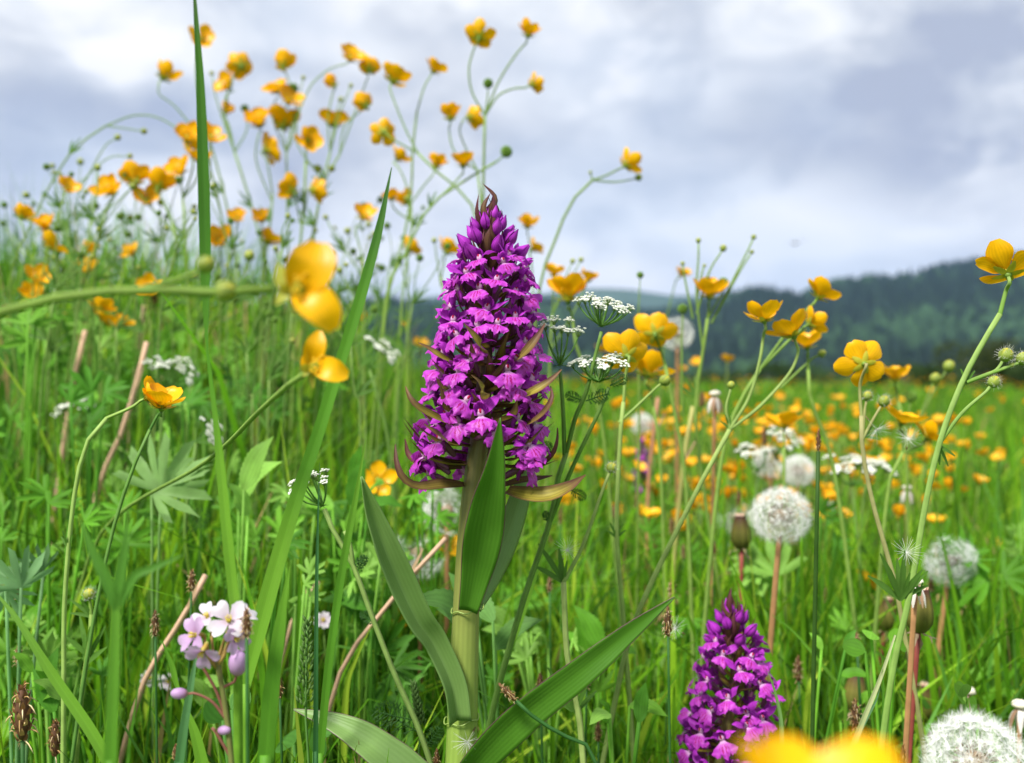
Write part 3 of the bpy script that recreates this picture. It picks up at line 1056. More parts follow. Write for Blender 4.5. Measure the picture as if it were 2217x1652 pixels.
def orchid(label, d, axis_pts, prof, n_fl, y_fl, y_bud, n_bud, mm, stem_pts, stem_r, floret_scale=1.0, seed=1, blen=(27, 13), gap=None):
    """One marsh orchid: ribbed stem, spiral of florets each over its bract, buds at the tip.
    axis_pts/prof: photo pixels of the spike's axis and its half-width; mm: metres per photo pixel at d."""
    r_ = np.random.default_rng(seed)
    st = rooted(np.array([P(a, b, d) for a, b in stem_pts]))
    org = st[0]
    t = thing('orchid', org, label, 'orchid')
    mb = MB()
    n = len(st)
    cs = np.array([(0.29, 0.46, 0.075), (0.30, 0.47, 0.08), (0.29, 0.45, 0.075), (0.28, 0.40, 0.075), (0.26, 0.28, 0.07), (0.22, 0.19, 0.06), (0.14, 0.08, 0.05), (0.11, 0.04, 0.06)])
    tube(mb, st - org, stem_r, 20, 40, cs, ridge=.022, nr=8)
    obj('stem', mb.mesh('orchid_stem', M_OSTEM), t)
    ax = np.array(axis_pts, float)

    def centre(yy):
        return P(np.interp(yy, ax[:, 1], ax[:, 0]), yy, d)
    pr = np.array(prof, float)
    ang = r_.uniform(0, 6.28)
    total = n_fl + n_bud
    for i in range(total):
        ang += 2.39996 + r_.normal(0, .10)
        if i < n_fl:
            f = i / max(n_fl - 1, 1)
            yy = y_fl[0] + (y_fl[1] - y_fl[0]) * f ** .93 + r_.normal(0, 8)
        else:
            f = (i - n_fl) / max(n_bud - 1, 1)
            yy = y_bud[0] + (y_bud[1] - y_bud[0]) * f + r_.normal(0, 3)
        hw = np.interp(yy, pr[:, 0], pr[:, 1]) * mm
        if gap and yy > gap and math.sin(ang) < -.72:
            ang += .9 if math.cos(ang) > 0 else -.9
        c = centre(yy) - org
        o = np.array([math.cos(ang), math.sin(ang), 0.0])
        side = np.array([-o[1], o[0], 0])
        if i < n_fl:
            s_ = floret_scale * (1.0 - .22 * f) * r_.uniform(.92, 1.08)
            rad = max(hw * r_.uniform(.93, 1.04) - 0.0066 * s_, 0.005)
            loc = c + o * rad
            pitch = 0.12 + .30 * f + r_.normal(0, .2)
            M = Matrix.Translation(Vector(loc)) @ Matrix.Rotation(ang - math.pi / 2, 4, 'Z') @ Matrix.Rotation(r_.normal(0, .3), 4, 'Z') @ Matrix.Rotation(pitch, 4, 'X') @ Matrix.Rotation(r_.normal(0, .3), 4, 'Y') @ Matrix.Scale(s_, 4)
            lip, hood, seps, ov = FLORETS[int(r_.integers(0, len(FLORETS)))]
            fo = obj('flower', hood, t, M)
            obj('lip', lip, fo)
            obj('sepal', seps[0], fo)
            obj('sepal', seps[1], fo)
            obj('ovary', ov, fo)
        else:
            s_ = floret_scale * (1.05 - .35 * f)
            rad = max(hw - 0.0075 * s_ - .001, 0.0012)
            dirv = nrm(o * (.75 - .5 * f) + np.array([0, 0, .55 + .45 * f]))
            obj('bud', OBUD, t, align(dirv, 0, c + o * rad, s_))
        # bract under it
        ff = i / total
        L = (blen[0] + (blen[1] - blen[0]) * ff) * .001 * r_.uniform(.82, 1.2)
        if i < 3:
            continue
        up_a = -.05 + 1.15 * max(0, (i - n_fl * .55) / (total - n_fl * .55)) + r_.normal(0, .12)
        aa = ang + r_.normal(0, .28)
        M = Matrix.Translation(Vector(c + np.array([math.cos(aa), math.sin(aa), 0]) * max(.002, hw * .22 * (1 - ff)) - np.array([0, 0, .0035 * (1 - ff)]))) @ Matrix.Rotation(aa - math.pi / 2, 4, 'Z') @ Matrix.Rotation(up_a, 4, 'X') @ Matrix.Scale(L, 4)
        obj('bract', (BRACTS_P if ff > .72 else BRACTS)[int(r_.integers(0, len(BRACTS)))], t, M)
    return t, org


D0 = 0.432
MM = D0 / FPX
main, MO = orchid('tall purple marsh orchid in sharp focus with dark curved bracts and broad green leaves', D0,
                  [(1056, 430), (1062, 560), (1060, 700), (1056, 800), (1048, 900), (1040, 980), (1030, 1060)],
                  [(440, 14), (480, 46), (520, 70), (560, 94), (600, 108), (650, 116), (700, 124), (760, 132), (820, 140), (880, 145), (950, 150), (1000, 150), (1050, 140)],
                  116, (1016, 560), (570, 478), 22, MM,
                  [(998, 1660), (1003, 1500), (1008, 1350), (1014, 1200), (1024, 1060), (1038, 950), (1050, 800), (1060, 600), (1056, 470)],
                  np.array([8, 7.8, 7.6, 7.3, 6.9, 6.4, 5.8, 5.1, 4.3, 3.2, 1.7, .7]) * .001, 1.07, 11, gap=955)

# the long lower bracts, each on its own path
for path, wid, dd_, g_ in (
        ([(1012, 1050), (960, 1050), (905, 1054), (872, 1035), (858, 998), (856, 962)], [5, 15, 14, 9, 6, 1], (0, -12, -20, -22, -20, -16), .35),
        ([(1098, 1062), (1140, 1072), (1185, 1073), (1230, 1055), (1268, 1028)], [12, 19, 20, 12, 1], (-2, -10, -14, -12, -6), .7),
        ([(1000, 1012), (960, 1012), (915, 1005), (885, 985), (877, 950)], [5, 10, 10, 7, 1], (0, -4, -2, 2, 4), .2),
        ([(1010, 935), (955, 910), (910, 885), (888, 862), (878, 836)], [6, 15, 14, 8, 1], (-2, -22, -30, -30, -26), .9),
        ([(1015, 968), (975, 960), (945, 938), (918, 918)], [8, 17, 13, 1], (-4, -26, -36, -38), .75),
        ([(1100, 935), (1150, 915), (1180, 890), (1195, 860), (1192, 836)], [6, 10, 9, 6, 1], (-2, -18, -24, -24, -20), .3),
        ([(1110, 1010), (1165, 1008), (1195, 985), (1206, 955), (1207, 926)], [4, 7, 7, 4, 1], (2, 0, -2, -2, 0), .1),
        ([(1085, 1052), (1130, 1040), (1165, 1036), (1196, 1030)], [5, 9, 8, 1], (4, 8, 10, 12), .2),
        ([(1090, 870), (1150, 850), (1190, 825), (1216, 800)], [8, 13, 10, 1], (-6, -20, -20, -18), .6),
        ([(1085, 800), (1130, 770), (1160, 735), (1180, 700)], [8, 14, 10, 1], (-8, -22, -24, -20), .35),
        ([(1010, 800), (960, 775), (925, 752), (905, 742)], [8, 11, 8, 1], (-6, -20, -22, -22), .8),
        ([(1050, 870), (1048, 850), (1036, 826), (1020, 812)], [8, 10, 7, 1], (-20, -29, -33, -35), .9),
        ([(1050, 770), (1040, 748), (1022, 722), (1004, 700)], [8, 11, 8, 1], (-20, -27, -30, -31), .8)):
    p3 = np.array([P(a, b, D0 + z * .001) for (a, b), z in zip(path, dd_)]) - MO
    obj('bract', bract_mesh(p3, np.array(wid) * 1.05 * MM, (0, -.8, .75), g_, 16), main)


def orchid_leaf(parent, org, path, wid, depth, up, mat, cup=.25, fold=.0, twist=None, wave=.0, edge=True, label=None):
    p3 = np.array([P(a, b, D0 + z * .001) for (a, b), z in zip(path, depth)]) - org
    mb = MB()
    sheet(mb, p3, np.array(wid) * MM, up, cup=cup, fold=fold, twist=twist, wave=wave, m=11, n=40)
    o = obj('leaf', mb.mesh('orchid_leaf', mat), parent)
    s_ = o.modifiers.new('thickness', 'SOLIDIFY')
    s_.thickness = 0.0004
    s_.offset = 0
    if label:
        o['label'] = label
    if edge:     # thin purple-brown margin
        v = mb.v[0].reshape(40, 11, 3)
        me = MB()
        for col_ in (0, 10):
            tube(me, v[::3, col_], 0.00022, 4, 26, (0.11, 0.05, 0.06), cap=False)
        obj('margin', me.mesh('orchid_leaf_margin', M_OSTEM), o)
    return o


orchid_leaf(main, MO, [(1014, 1322), (1030, 1250), (1045, 1170), (1060, 1080), (1074, 1000), (1083, 905)], [20, 28, 37, 40, 35, 24, 13, 1], (-8.5, -13, -20, -29, -37, -44), (0, -1, .1), M_OLEAF, cup=.16, fold=.12, wave=.05)
orchid_leaf(main, MO, [(1030, 1318), (1068, 1240), (1100, 1160), (1125, 1080), (1156, 960)], [12, 22, 27, 25, 18, 1], (3, 12, 18, 24, 32), (0, -1, -.1), M_OLEAFP, cup=-.18, fold=-.1, wave=.04)
orchid_leaf(main, MO, [(990, 1560), (978, 1480), (938, 1392), (902, 1340), (850, 1228), (808, 1120), (782, 1032)], [24, 25, 25, 28, 30, 27, 18, 2], (-7.5, -8, -9, -13, -17, -21, -26), (.35, -1, .3), M_OLEAFP, cup=.3, fold=.65, wave=.06, edge=False)
orchid_leaf(main, MO, [(1000, 1690), (1060, 1622), (1140, 1545), (1250, 1460), (1360, 1370), (1460, 1293)], [28, 34, 35, 33, 30, 25, 15, 1], (-7, -16, -24, -32, -36, -40), (.25, -1, .25), M_OLEAF, cup=.15, fold=.12, wave=.06)
orchid_leaf(main, MO, [(990, 1760), (900, 1690), (800, 1610), (720, 1565), (636, 1536)], [30, 40, 42, 34, 20, 1], (-4, -2, 2, 6, 10), (-.2, -.7, .9), M_OLEAFP, cup=.2, fold=.15, wave=.05)
# the wrinkled sheath collars where leaves clasp the stem
for yy, xx_, rr_ in ((1318, 1012, 7.1), (1556, 999, 7.6)):
    mb = MB()
    c_ = P(xx_, yy, D0) - MO
    th_ = np.linspace(0, 6.2832, 27)
    ring_ = np.stack([c_[0] + rr_ * .001 * np.cos(th_), c_[1] + rr_ * .001 * np.sin(th_), c_[2] + .0006 * np.sin(th_ * 5) + .001 * np.cos(th_)], 1)
    tube(mb, ring_, .0003, 5, 80, (0.31, 0.43, 0.10), cap=False)
    obj('sheath_rim', mb.mesh('orchid_sheath', M_OSTEM), main)

# the second, shorter orchid
D1 = 0.515
MM1 = D1 / FPX
second, SO = orchid('shorter purple marsh orchid with open florets, standing low beside a blurred yellow flower', D1,
                    [(1582, 1305), (1588, 1400), (1590, 1480), (1580, 1560), (1560, 1660), (1550, 1760)],
                    [(1308, 12), (1340, 44), (1380, 72), (1420, 90), (1480, 100), (1540, 106), (1600, 110), (1680, 110), (1760, 95)],
                    66, (1740, 1382), (1386, 1328), 14, MM1,
                    [(1535, 1850), (1550, 1740), (1566, 1620), (1588, 1480), (1584, 1340)], np.array([5.0, 4.8, 4.4, 3.6, 2.4, .8]) * .001, 1.1, 23, blen=(20, 13))
mb = MB()
p3 = np.array([P(a, b, D1 + z) - SO for a, b, z in ((1540, 1840, -.005), (1480, 1760, -.012), (1440, 1690, -.02), (1420, 1660, -.03))])
sheet(mb, p3, np.array([18, 26, 18, 1]) * MM1, (0, -1, .4), cup=.2, fold=.15, m=7, n=20)
obj('leaf', mb.mesh('orchid_leaf', M_OLEAF), second)
# a third one, far behind and blurred
D2 = 1.25
orchid('distant blurred purple orchid half hidden by stems in the grass', D2, [(1388, 950), (1390, 1000), (1388, 1060)],
       [(950, 5), (975, 17), (1020, 22), (1060, 18)], 16, (1050, 985), (985, 955), 6, D2 / FPX,
       [(1390, 1300), (1390, 1050), (1388, 955)], np.array([3.5, 3.2, 2.6, 1.0]) * .001, .9, 31, blen=(16, 12))

# =================================================================== BUTTERCUPS
SKY_G = 'tall buttercups standing out against the sky'
SKY_L = 'tall thin-stemmed buttercup, out of focus, with yellow flowers against the cloudy sky'
PATCH_G = 'buttercups in the tangle left of the orchid'
PATCH_L = 'blurred buttercup in the tangle of stems between the dark upright blade and the left bank'

ZONES = [(130, 'by the fat sedge spike'), (300, 'by the two-flowered buttercup'), (480, 'below the tallest dark blade'), (640, 'by the slanting broad blade'), (800, 'by the leaning caraway'), (980, 'behind the orchid left leaf'),
         (1120, 'behind the orchid stem'), (1300, 'by the dark-stemmed caraway'), (1440, 'by the orchid right leaf tip'), (1570, 'by the reddish dry stalk'), (1660, 'behind the shorter orchid'), (1760, 'by the full round clock'),
         (1880, 'by the slim closed dandelion head'), (1980, 'by the plump closed dandelion head'), (2080, 'by the partly blown clock'), (9999, 'behind the biggest clock')]


def beside(px):
    return next(z for lim, z in ZONES if px < lim)


def shade(c):
    return 'yellow-green' if c[0] > .18 else 'fresh green' if c[1] > .30 else 'dark green' if c[1] < .21 else 'mid green'


NUM = ['no', 'one', 'two', 'three', 'four', 'five']


def buds(n):
    return NUM[n] + (' bud' if n == 1 else ' buds')


# behind the orchid's tip
buttercup('tall buttercup forking into three open flowers straight above the orchid tip', 0.86, [(1046, 1000), (1044, 640), (1046, 430), (1050, 250)],
          [(1037, 80, 60, (0.1, .75, .7), [(1050, 250), (1022, 200), (1015, 150), (1024, 112)], .15), (1143, 78, 46, (.2, -.1, 1), [(1050, 250), (1078, 180), (1112, 125), (1136, 96)], .75),
           (1152, 183, 46, (.9, .5, .35), [(1050, 250), (1078, 208), (1112, 192), (1138, 190)], .25)],
          [(1057, 180, 10, [(1050, 250), (1055, 215)], 'fruit')], r=.0011)
buttercup('buttercup leaning left from behind the orchid, topped by a wide flower and a star-shaped one', 0.88, [(1068, 1000), (1055, 640), (1022, 445), (962, 388), (905, 332)],
          [(850, 175, 66, (.35, .3, .9), [(905, 332), (878, 280), (848, 205)], .4), (830, 285, 54, (-.2, .95, .1), [(905, 332), (880, 318), (848, 300)], .05)], r=.001)
buttercup('slender buttercup with one half-open flower hooking right at its tip', 0.9, [(800, 1000), (835, 650), (868, 545), (890, 420), (893, 330), (903, 240)],
          [(938, 155, 46, (.55, 0, .85), [(903, 240), (918, 190), (930, 168)], .6), (942, 362, 44, (.25, .1, 1), [(890, 440), (915, 405), (936, 380)], .75)], r=.00095)
buttercup('buttercup with a green seed head on its long slanting stalk beside the orchid tip', 0.84, [(815, 1000), (838, 650), (880, 545), (930, 448), (1000, 395), (1075, 350)],
          [(1003, 360, 44, (0, -.2, 1), [(930, 448), (970, 410), (998, 380)], .95)], [(1097, 328, 12, [(1075, 350), (1085, 342)], 'fruit')], r=.001, leaves=[(930, 448, .2, .5, 40)])
buttercup('buttercup with a pair of touching flowers left of the three-forked one', 0.87, [(1080, 1000), (1052, 640), (1044, 470), (1034, 370)],
          [(1016, 254, 52, (.75, .6, .25), [(1034, 370), (1008, 320), (995, 282)], .3), (975, 257, 44, (-.1, .2, 1), [(1034, 370), (985, 330), (972, 280)], .75)], r=.00095)
buttercup('buttercup with flowers half hidden behind the slanting broad blade', 0.93, [(850, 1000), (872, 640), (893, 480), (890, 440)],
          [(860, 345, 46, (.7, .1, .7), [(890, 440), (876, 390), (862, 362)], .45), (880, 440, 42, (-.5, .1, .8), [(890, 480), (884, 458)], .6), (848, 432, 36, (-.2, .1, 1), [(893, 480), (862, 460), (850, 446)], .6)],
          [(882, 430, 8, [(893, 480), (885, 440)])], r=.001, leaves=[(893, 490, .6, .6, 44)])
buttercup('arching buttercup with one flower and a bud bowed to the right of the orchid', 0.84, [(1140, 1000), (1165, 645), (1205, 512), (1240, 434), (1283, 390)],
          [(1355, 358, 56, (.75, .35, .5), [(1283, 390), (1312, 380), (1336, 368)], .3)], [(1383, 384, 8, [(1283, 390), (1330, 394), (1370, 388)]), (1278, 373, 4, [(1283, 390), (1280, 380)])], r=.0011)
buttercup('short buttercup with two small flowers close against the orchid spike', 0.92, [(1165, 1000), (1158, 720), (1152, 600)],
          [(1142, 492, 40, (.1, -.4, .9), [(1152, 600), (1145, 520)], .8), (1152, 541, 38, (.7, 0, .6), [(1152, 600), (1150, 560)], .6)], r=.0009)

# the loose crowd against the sky on the left: only their place sets them apart
SKY_LEFT = [
    (.97, [(640, 1000), (660, 640), (680, 490), (702, 395), (735, 335)], [(800, 151, 38, (.1, -.1, 1), [(735, 335), (768, 245), (796, 168)], .7), (792, 228, 36, (-.5, 0, .9), [(735, 335), (745, 275), (780, 242)], .7), (757, 128, 48, (.5, .2, .7), [(702, 395), (640, 300), (665, 200), (705, 155), (742, 140)], .5)], [(718, 365, 8)]),
    (1.0, [(645, 1000), (665, 640), (692, 430), (715, 330)], [(722, 271, 54, (.05, -.3, 1), [(715, 330), (720, 295)], .5), (724, 185, 28, (-.5, 0, .8), [(715, 330), (710, 260), (721, 200)], .8)], [(760, 185, 5, [(715, 330), (735, 250)]), (738, 215, 6, [(715, 330), (728, 250)])]),
    (.95, [(628, 1000), (642, 640), (658, 440), (662, 350)], [(664, 306, 48, (.7, -.4, .4), [(662, 350), (662, 322)], .4), (675, 412, 46, (.85, 0, .35), [(658, 470), (664, 430)], .45), (634, 413, 46, (-.6, 0, .7), [(655, 500), (642, 440)], .5)], [(688, 365, 9)]),
    (1.02, [(622, 1000), (626, 640), (622, 450), (620, 330)], [(612, 273, 58, (0, -.3, 1), [(620, 330), (614, 296)], .6), (624, 221, 54, (.4, .2, .8), [(620, 330), (642, 280), (632, 240)], .4), (600, 198, 46, (-.4, 0, .9), [(620, 330), (592, 260), (597, 215)], .5), (612, 143, 40, (0, 0, 1), [(620, 330), (640, 240), (620, 160)], .8)], [(635, 190, 10, [(620, 330), (640, 230)], 'fruit'), (657, 168, 5, [(640, 280), (650, 200)])]),
    (1.0, [(545, 1000), (562, 640), (586, 480), (590, 420)], [(575, 326, 54, (.5, 0, .3), [(590, 420), (578, 350)], .3), (562, 271, 48, (-.15, -.1, 1), [(590, 440), (555, 350), (560, 292)], .65)], []),
    (1.05, [(600, 1000), (592, 660), (545, 450), (508, 330)], [(522, 142, 50, (-.6, .3, .6), [(508, 330), (488, 250), (500, 180), (516, 156)], .4), (496, 188, 46, (-.55, -.1, .7), [(508, 330), (488, 260), (490, 206)], .5), (486, 243, 26, (.5, 0, .5), [(508, 330), (495, 270)], .9)], [(530, 234, 8, [(508, 330), (535, 280), (531, 245)], 'fruit'), (458, 158, 5, [(508, 330), (470, 220)])]),
    (.98, [(520, 1000), (505, 660), (472, 430), (432, 295)], [(352, 168, 52, (.35, -.1, .9), [(432, 295), (380, 232), (345, 205), (344, 186)], .5)], []),
    (1.03, [(540, 1000), (522, 640), (485, 420), (435, 240)], [(434, 88, 46, (.6, 0, .6), [(435, 240), (424, 160), (428, 106)], .45)], []),
    (.9, [(425, 1000), (408, 660), (402, 520), (396, 430)], [(392, 374, 52, (-.2, -.2, 1), [(396, 430), (392, 392)], .5), (405, 301, 48, (.3, 0, .9), [(396, 430), (418, 360), (406, 320)], .55), (455, 300, 46, (.3, 0, .7), [(402, 520), (450, 400), (454, 320)], .5), (430, 348, 40, (0, -.3, 1), [(396, 430), (425, 390), (430, 364)], .5)], []),
    (.93, [(60, 1000), (20, 640), (70, 480), (150, 335), (230, 272)], [(405, 296, 42, (.5, .2, -.1), [(230, 272), (290, 250), (345, 256), (396, 288)], .5)], [(312, 284, 7, [(230, 272), (270, 278), (300, 283)]), (255, 297, 7, [(170, 420), (225, 320), (250, 302)]), (282, 338, 6, [(150, 420), (230, 345), (275, 339)])]),
    (.88, [(120, 1000), (172, 660), (212, 520), (232, 450)], [(240, 417, 50, (-.3, -.3, .9), [(232, 450), (238, 434)], .55)], [(282, 470, 6, [(212, 520), (275, 478)])]),
    (.9, [(300, 1000), (312, 720), (380, 560), (372, 480)], [(292, 395, 54, (-.2, 0, 1), [(372, 500), (310, 430), (295, 412)], .55), (320, 436, 48, (.1, -.4, .7), [(372, 500), (330, 452)], .4), (343, 405, 50, (.2, 0, 1), [(372, 480), (346, 424)], .6)], []),
    (.86, [(62, 1000), (88, 700), (100, 600)], [(106, 537, 62, (.4, -.1, .9), [(100, 600), (104, 556)], .4), (46, 471, 36, (.2, 0, 1), [(100, 640), (60, 540), (48, 486)], .7), (98, 496, 38, (0, 0, 1), [(100, 600), (98, 512)], .8)], []),
    (.85, [(40, 1000), (62, 740), (70, 660)], [(75, 604, 48, (.6, 0, .6), [(70, 660), (72, 622)], .4), (70, 640, 40, (.3, -.2, .7), [(70, 690), (70, 656)], .5), (145, 409, 34, (.5, 0, .6), [(70, 690), (110, 520), (140, 424)], .6)], []),
    (.92, [(470, 1000), (476, 700), (477, 580)], [(476, 526, 46, (0, -.1, 1), [(477, 580), (476, 542)], .75), (514, 476, 32, (.1, 0, 1), [(477, 640), (505, 540), (513, 492)], .7)], [(540, 553, 12, [(477, 660), (530, 600), (539, 566)])]),
    (.94, [(560, 1000), (566, 700), (572, 580)], [(577, 525, 42, (.3, -.2, .9), [(572, 580), (576, 542)], .6), (567, 478, 34, (0, 0, 1), [(572, 600), (566, 494)], .7)], []),
    (1.0, [(300, 1000), (296, 700), (292, 600)], [(288, 550, 34, (-.4, 0, .7), [(292, 600), (289, 565)], .6)], []),
    (.86, [(215, 1000), (218, 800), (216, 740)], [(216, 672, 48, (.1, -.4, .8), [(216, 740), (216, 690)], .4), (226, 700, 50, (.3, -.5, .5), [(216, 740), (222, 712)], .3), (262, 702, 40, (.5, -.2, .7), [(216, 760), (255, 716)], .5)], []),
    (.9, [(190, 1000), (192, 700), (192, 640)], [(190, 586, 42, (0, 0, 1), [(192, 640), (190, 602)], .6), (190, 545, 30, (.2, 0, 1), [(192, 650), (188, 560)], .8)], []),
    (.9, [(330, 1000), (328, 760), (325, 690)], [(325, 628, 44, (.1, -.2, 1), [(325, 690), (325, 644)], .5)], []),
    (.95, [(790, 1000), (788, 740), (786, 560)], [(785, 473, 46, (.3, .2, .9), [(786, 560), (770, 500), (778, 485)], .5)], [(705, 470, 6, [(786, 600), (720, 500)]), (735, 585, 8, [(786, 680), (742, 600)])]),
    (.98, [(880, 1000), (882, 700), (884, 600)], [(882, 541, 36, (.6, -.2, .7), [(884, 600), (882, 556)], .6)], []),
    (.9, [(966, 1000), (968, 700), (955, 600)], [(968, 547, 46, (.3, -.4, .8), [(955, 600), (962, 562)], .5)], [(940, 520, 6, [(955, 620), (942, 534)])]),
]
for i, (d_, st_, fl_, bd_) in enumerate(SKY_LEFT):
    low = min(f[1] for f in fl_) > 440
    fl_ = [f[:2] + (f[2] * 1.14,) + ((f[3][0] * 1.2, f[3][1] + random.choice((-1, 1)) * random.uniform(.3, 1.1), f[3][2]),) + tuple(f[4:]) for f in fl_]
    t_ = buttercup('blurred %s-flowered buttercup with %s %s' % (NUM[len(fl_)], buds(len(bd_)), beside(st_[-1][0])) if low else 'tall thin %s-flowered buttercup with %s, %s' % (NUM[len(fl_)], buds(len(bd_)), beside(st_[-1][0])), d_, st_, fl_, bd_, r=.00092 + .0001 * (i % 3), group=PATCH_G if low else SKY_G,
                   leaves=[(st_[-2][0], st_[-2][1], random.choice((-.6, .6)), .8, 46), (st_[-3][0], st_[-3][1], random.choice((-.7, .7)), .7, 60)])

# right of the orchid
buttercup('sharp round-petalled buttercup with a yellow bud on a curved side stalk beside the white umbels', 0.52, [(1372, 1640), (1346, 1300), (1335, 1150), (1343, 950), (1350, 870)],
          [(1357, 770, 92, (-.15, .92, .30), [(1350, 870), (1354, 815)], .12)], [(1440, 823, 13, [(1340, 915), (1378, 880), (1420, 840)])], r=.0011, col=((0.22, .33, .08), (0.27, .37, .10)), leaves=[(1335, 1165, -.4, .9, 40), (1335, 1165, .4, .9, 36)])
buttercup('wide open buttercup showing its back, just behind the white umbels', 0.66, [(1500, 1400), (1485, 1050), (1462, 900), (1440, 790)], [(1418, 722, 84, (.12, .9, .3), [(1440, 790), (1428, 750)], .1)], r=.0012)
buttercup('pale yellow buttercup crowded behind the sharp round-petalled one', 0.7, [(1440, 1300), (1430, 1000), (1415, 880)], [(1402, 812, 96, (.2, .3, .9), [(1415, 880), (1406, 840)], .4)], r=.0011)
buttercup('buttercup with two upright petals rising behind the tallest white umbel', 0.72, [(1330, 1200), (1300, 900), (1250, 760), (1240, 690)], [(1230, 648, 82, (0, -.15, 1), [(1240, 690), (1233, 665)], .8, ), ], r=.0011)
buttercup('small buttercup beside the orchid with two yellow heads and dark buds', 0.85, [(1180, 1200), (1190, 800), (1196, 680)], [(1199, 597, 40, (.1, -.2, 1), [(1196, 680), (1198, 614)], .8), (1272, 608, 40, (.3, 0, .9), [(1190, 760), (1240, 680), (1266, 622)], .7)], [(1240, 565, 6, [(1196, 680), (1225, 600)]), (1258, 562, 6, [(1196, 680), (1235, 605)])], r=.001)
buttercup('bushy buttercup with an orange-yellow flower under a spray of thin dark buds', 0.72, [(1560, 1300), (1512, 980), (1508, 860), (1522, 760), (1532, 690)],
          [(1536, 642, 66, (.1, -.2, 1), [(1532, 690), (1535, 662)], .7)],
          [(1512, 520, 6, [(1522, 760), (1508, 640), (1512, 560)]), (1566, 537, 8, [(1508, 680), (1535, 590), (1560, 548)]), (1632, 513, 6, [(1540, 700), (1590, 600), (1625, 530)]), (1628, 545, 5, [(1540, 700), (1600, 590)]), (1566, 612, 11, [(1532, 690), (1560, 640)], 'fruit'), (1525, 575, 4, [(1510, 640), (1521, 585)]), (1478, 668, 10, [(1478, 900), (1476, 760), (1478, 690)], 'fruit'), (1478, 570, 5, [(1500, 690), (1480, 590)])], r=.0012, leaves=[(1505, 860, -.4, .8, 60)])
buttercup('thin buttercup stalk carrying a single dark round bud before the far hills', 0.75, [(1380, 1200), (1384, 900), (1380, 720)], [], [(1386, 595, 7, [(1380, 720), (1384, 640)], 'fruit')], r=.0008)
buttercup('small tilted buttercup flower alone against the pale sky above the hills', 1.0, [(1440, 1200), (1430, 900), (1440, 700)], [(1473, 597, 36, (.5, -.2, .7), [(1440, 700), (1462, 612)], .5)], r=.0009)
buttercup('forked buttercup with two bright flowers and a bud stalk before the wooded hill', 0.52, [(1340, 1480), (1380, 1330), (1500, 1080), (1580, 930)],
          [(1655, 694, 76, (-.1, .2, 1), [(1580, 930), (1622, 860), (1645, 780), (1653, 725)], .5), (1718, 726, 96, (-.25, .2, .92), [(1580, 930), (1645, 880), (1708, 810), (1728, 765)], .42)],
          [(1583, 833, 9, [(1580, 930), (1572, 885), (1580, 850)])], r=.0012, col=((0.24, .34, .09), (0.28, .38, .11)), leaves=[(1580, 930, -.3, .8, 36)])
buttercup('buttercup with two side-tilted flowers behind the forked pair', 0.62, [(1530, 1300), (1560, 1010), (1592, 890), (1645, 800)],
          [(1772, 643, 72, (.55, .1, .75), [(1645, 800), (1700, 725), (1745, 672)], .45), (1752, 702, 62, (.8, .2, .4), [(1645, 800), (1715, 730), (1738, 712)], .35)], r=.0012)
buttercup('buttercup with cupped petals low behind the forked pair, seed head at its side', 0.66, [(1845, 1300), (1802, 1000), (1756, 870), (1750, 800)], [(1748, 752, 60, (-.1, -.1, 1), [(1750, 800), (1749, 772)], .65)], [(1780, 765, 9, [(1690, 840), (1760, 775)])], r=.0012)
buttercup('lemon yellow buttercup turned away on a curved pinkish stem with hairy buds below', 0.50, [(1948, 1315), (1925, 1215), (1890, 1090), (1868, 980), (1865, 900)],
          [(1870, 787, 92, (.05, .92, .25), [(1865, 900), (1862, 835)], .12)], [(1878, 857, 11, [(1868, 940), (1872, 890)]), (1914, 868, 13, [(1868, 950), (1892, 905)])], r=.0011, hairy=True, col=((0.27, .30, .10), (0.30, .28, .12)), leaves=[(1868, 945, .9, .25, 50)])
buttercup('blurred buttercup with one full yellow head at the meadow edge', 0.78, [(1965, 1300), (1962, 960), (1945, 870)], [(1938, 823, 58, (0, -.1, 1), [(1945, 870), (1940, 842)], .6)], [(2055, 792, 13, [(1960, 980), (2010, 870), (2046, 806)]), (2025, 818, 12, [(1962, 990), (2000, 880), (2020, 830)]), (1972, 858, 11, [(1962, 960), (1970, 880)], 'fruit')], r=.0013)
buttercup('large glossy buttercup on a tall hairy stem with woolly buds on its side branches', 0.42,
          [(1905, 1652), (1935, 1440), (1965, 1310), (1985, 1200), (2010, 1060), (2040, 940), (2082, 830), (2122, 752), (2165, 680)],
          [(2182, 592, 118, (.12, .55, .85), [(2165, 680), (2178, 630)], .28)],
          [(2178, 768, 16, [(2092, 828), (2150, 806), (2166, 790)]), (2215, 776, 15, [(2092, 828), (2160, 802), (2206, 786)]), (2152, 826, 14, [(2030, 965), (2082, 895), (2135, 848)]), (2190, 790, 6, [(2150, 806), (2184, 794)])],
          r=.0012, hairy=True, col=((0.17, .32, .05), (0.25, .37, .10)), leaves=[(2092, 828, .15, .9, 42), (2032, 965, .3, -.5, 56), (1990, 1290, -.2, .9, 40), (1950, 1300, -.45, .9, 120), (1950, 1300, .05, 1, 110), (1955, 1295, .5, .7, 80)])
buttercup('shallow buttercup cup facing up, left of the bowed orange-yellow pair', 0.74, [(1700, 1300), (1698, 1050), (1697, 970)], [(1697, 924, 70, (0, -.05, 1), [(1697, 970), (1697, 940)], .45)], r=.0011)
buttercup('bowed buttercup with two drooping orange-yellow flowers overlapping', 0.62, [(1900, 1300), (1925, 1050), (1955, 980)], [(1952, 915, 92, (.35, -.1, .9), [(1955, 980), (1954, 935)], .25), (2008, 948, 78, (.6, -.2, .7), [(1955, 980), (1998, 962)], .25)], r=.0012)
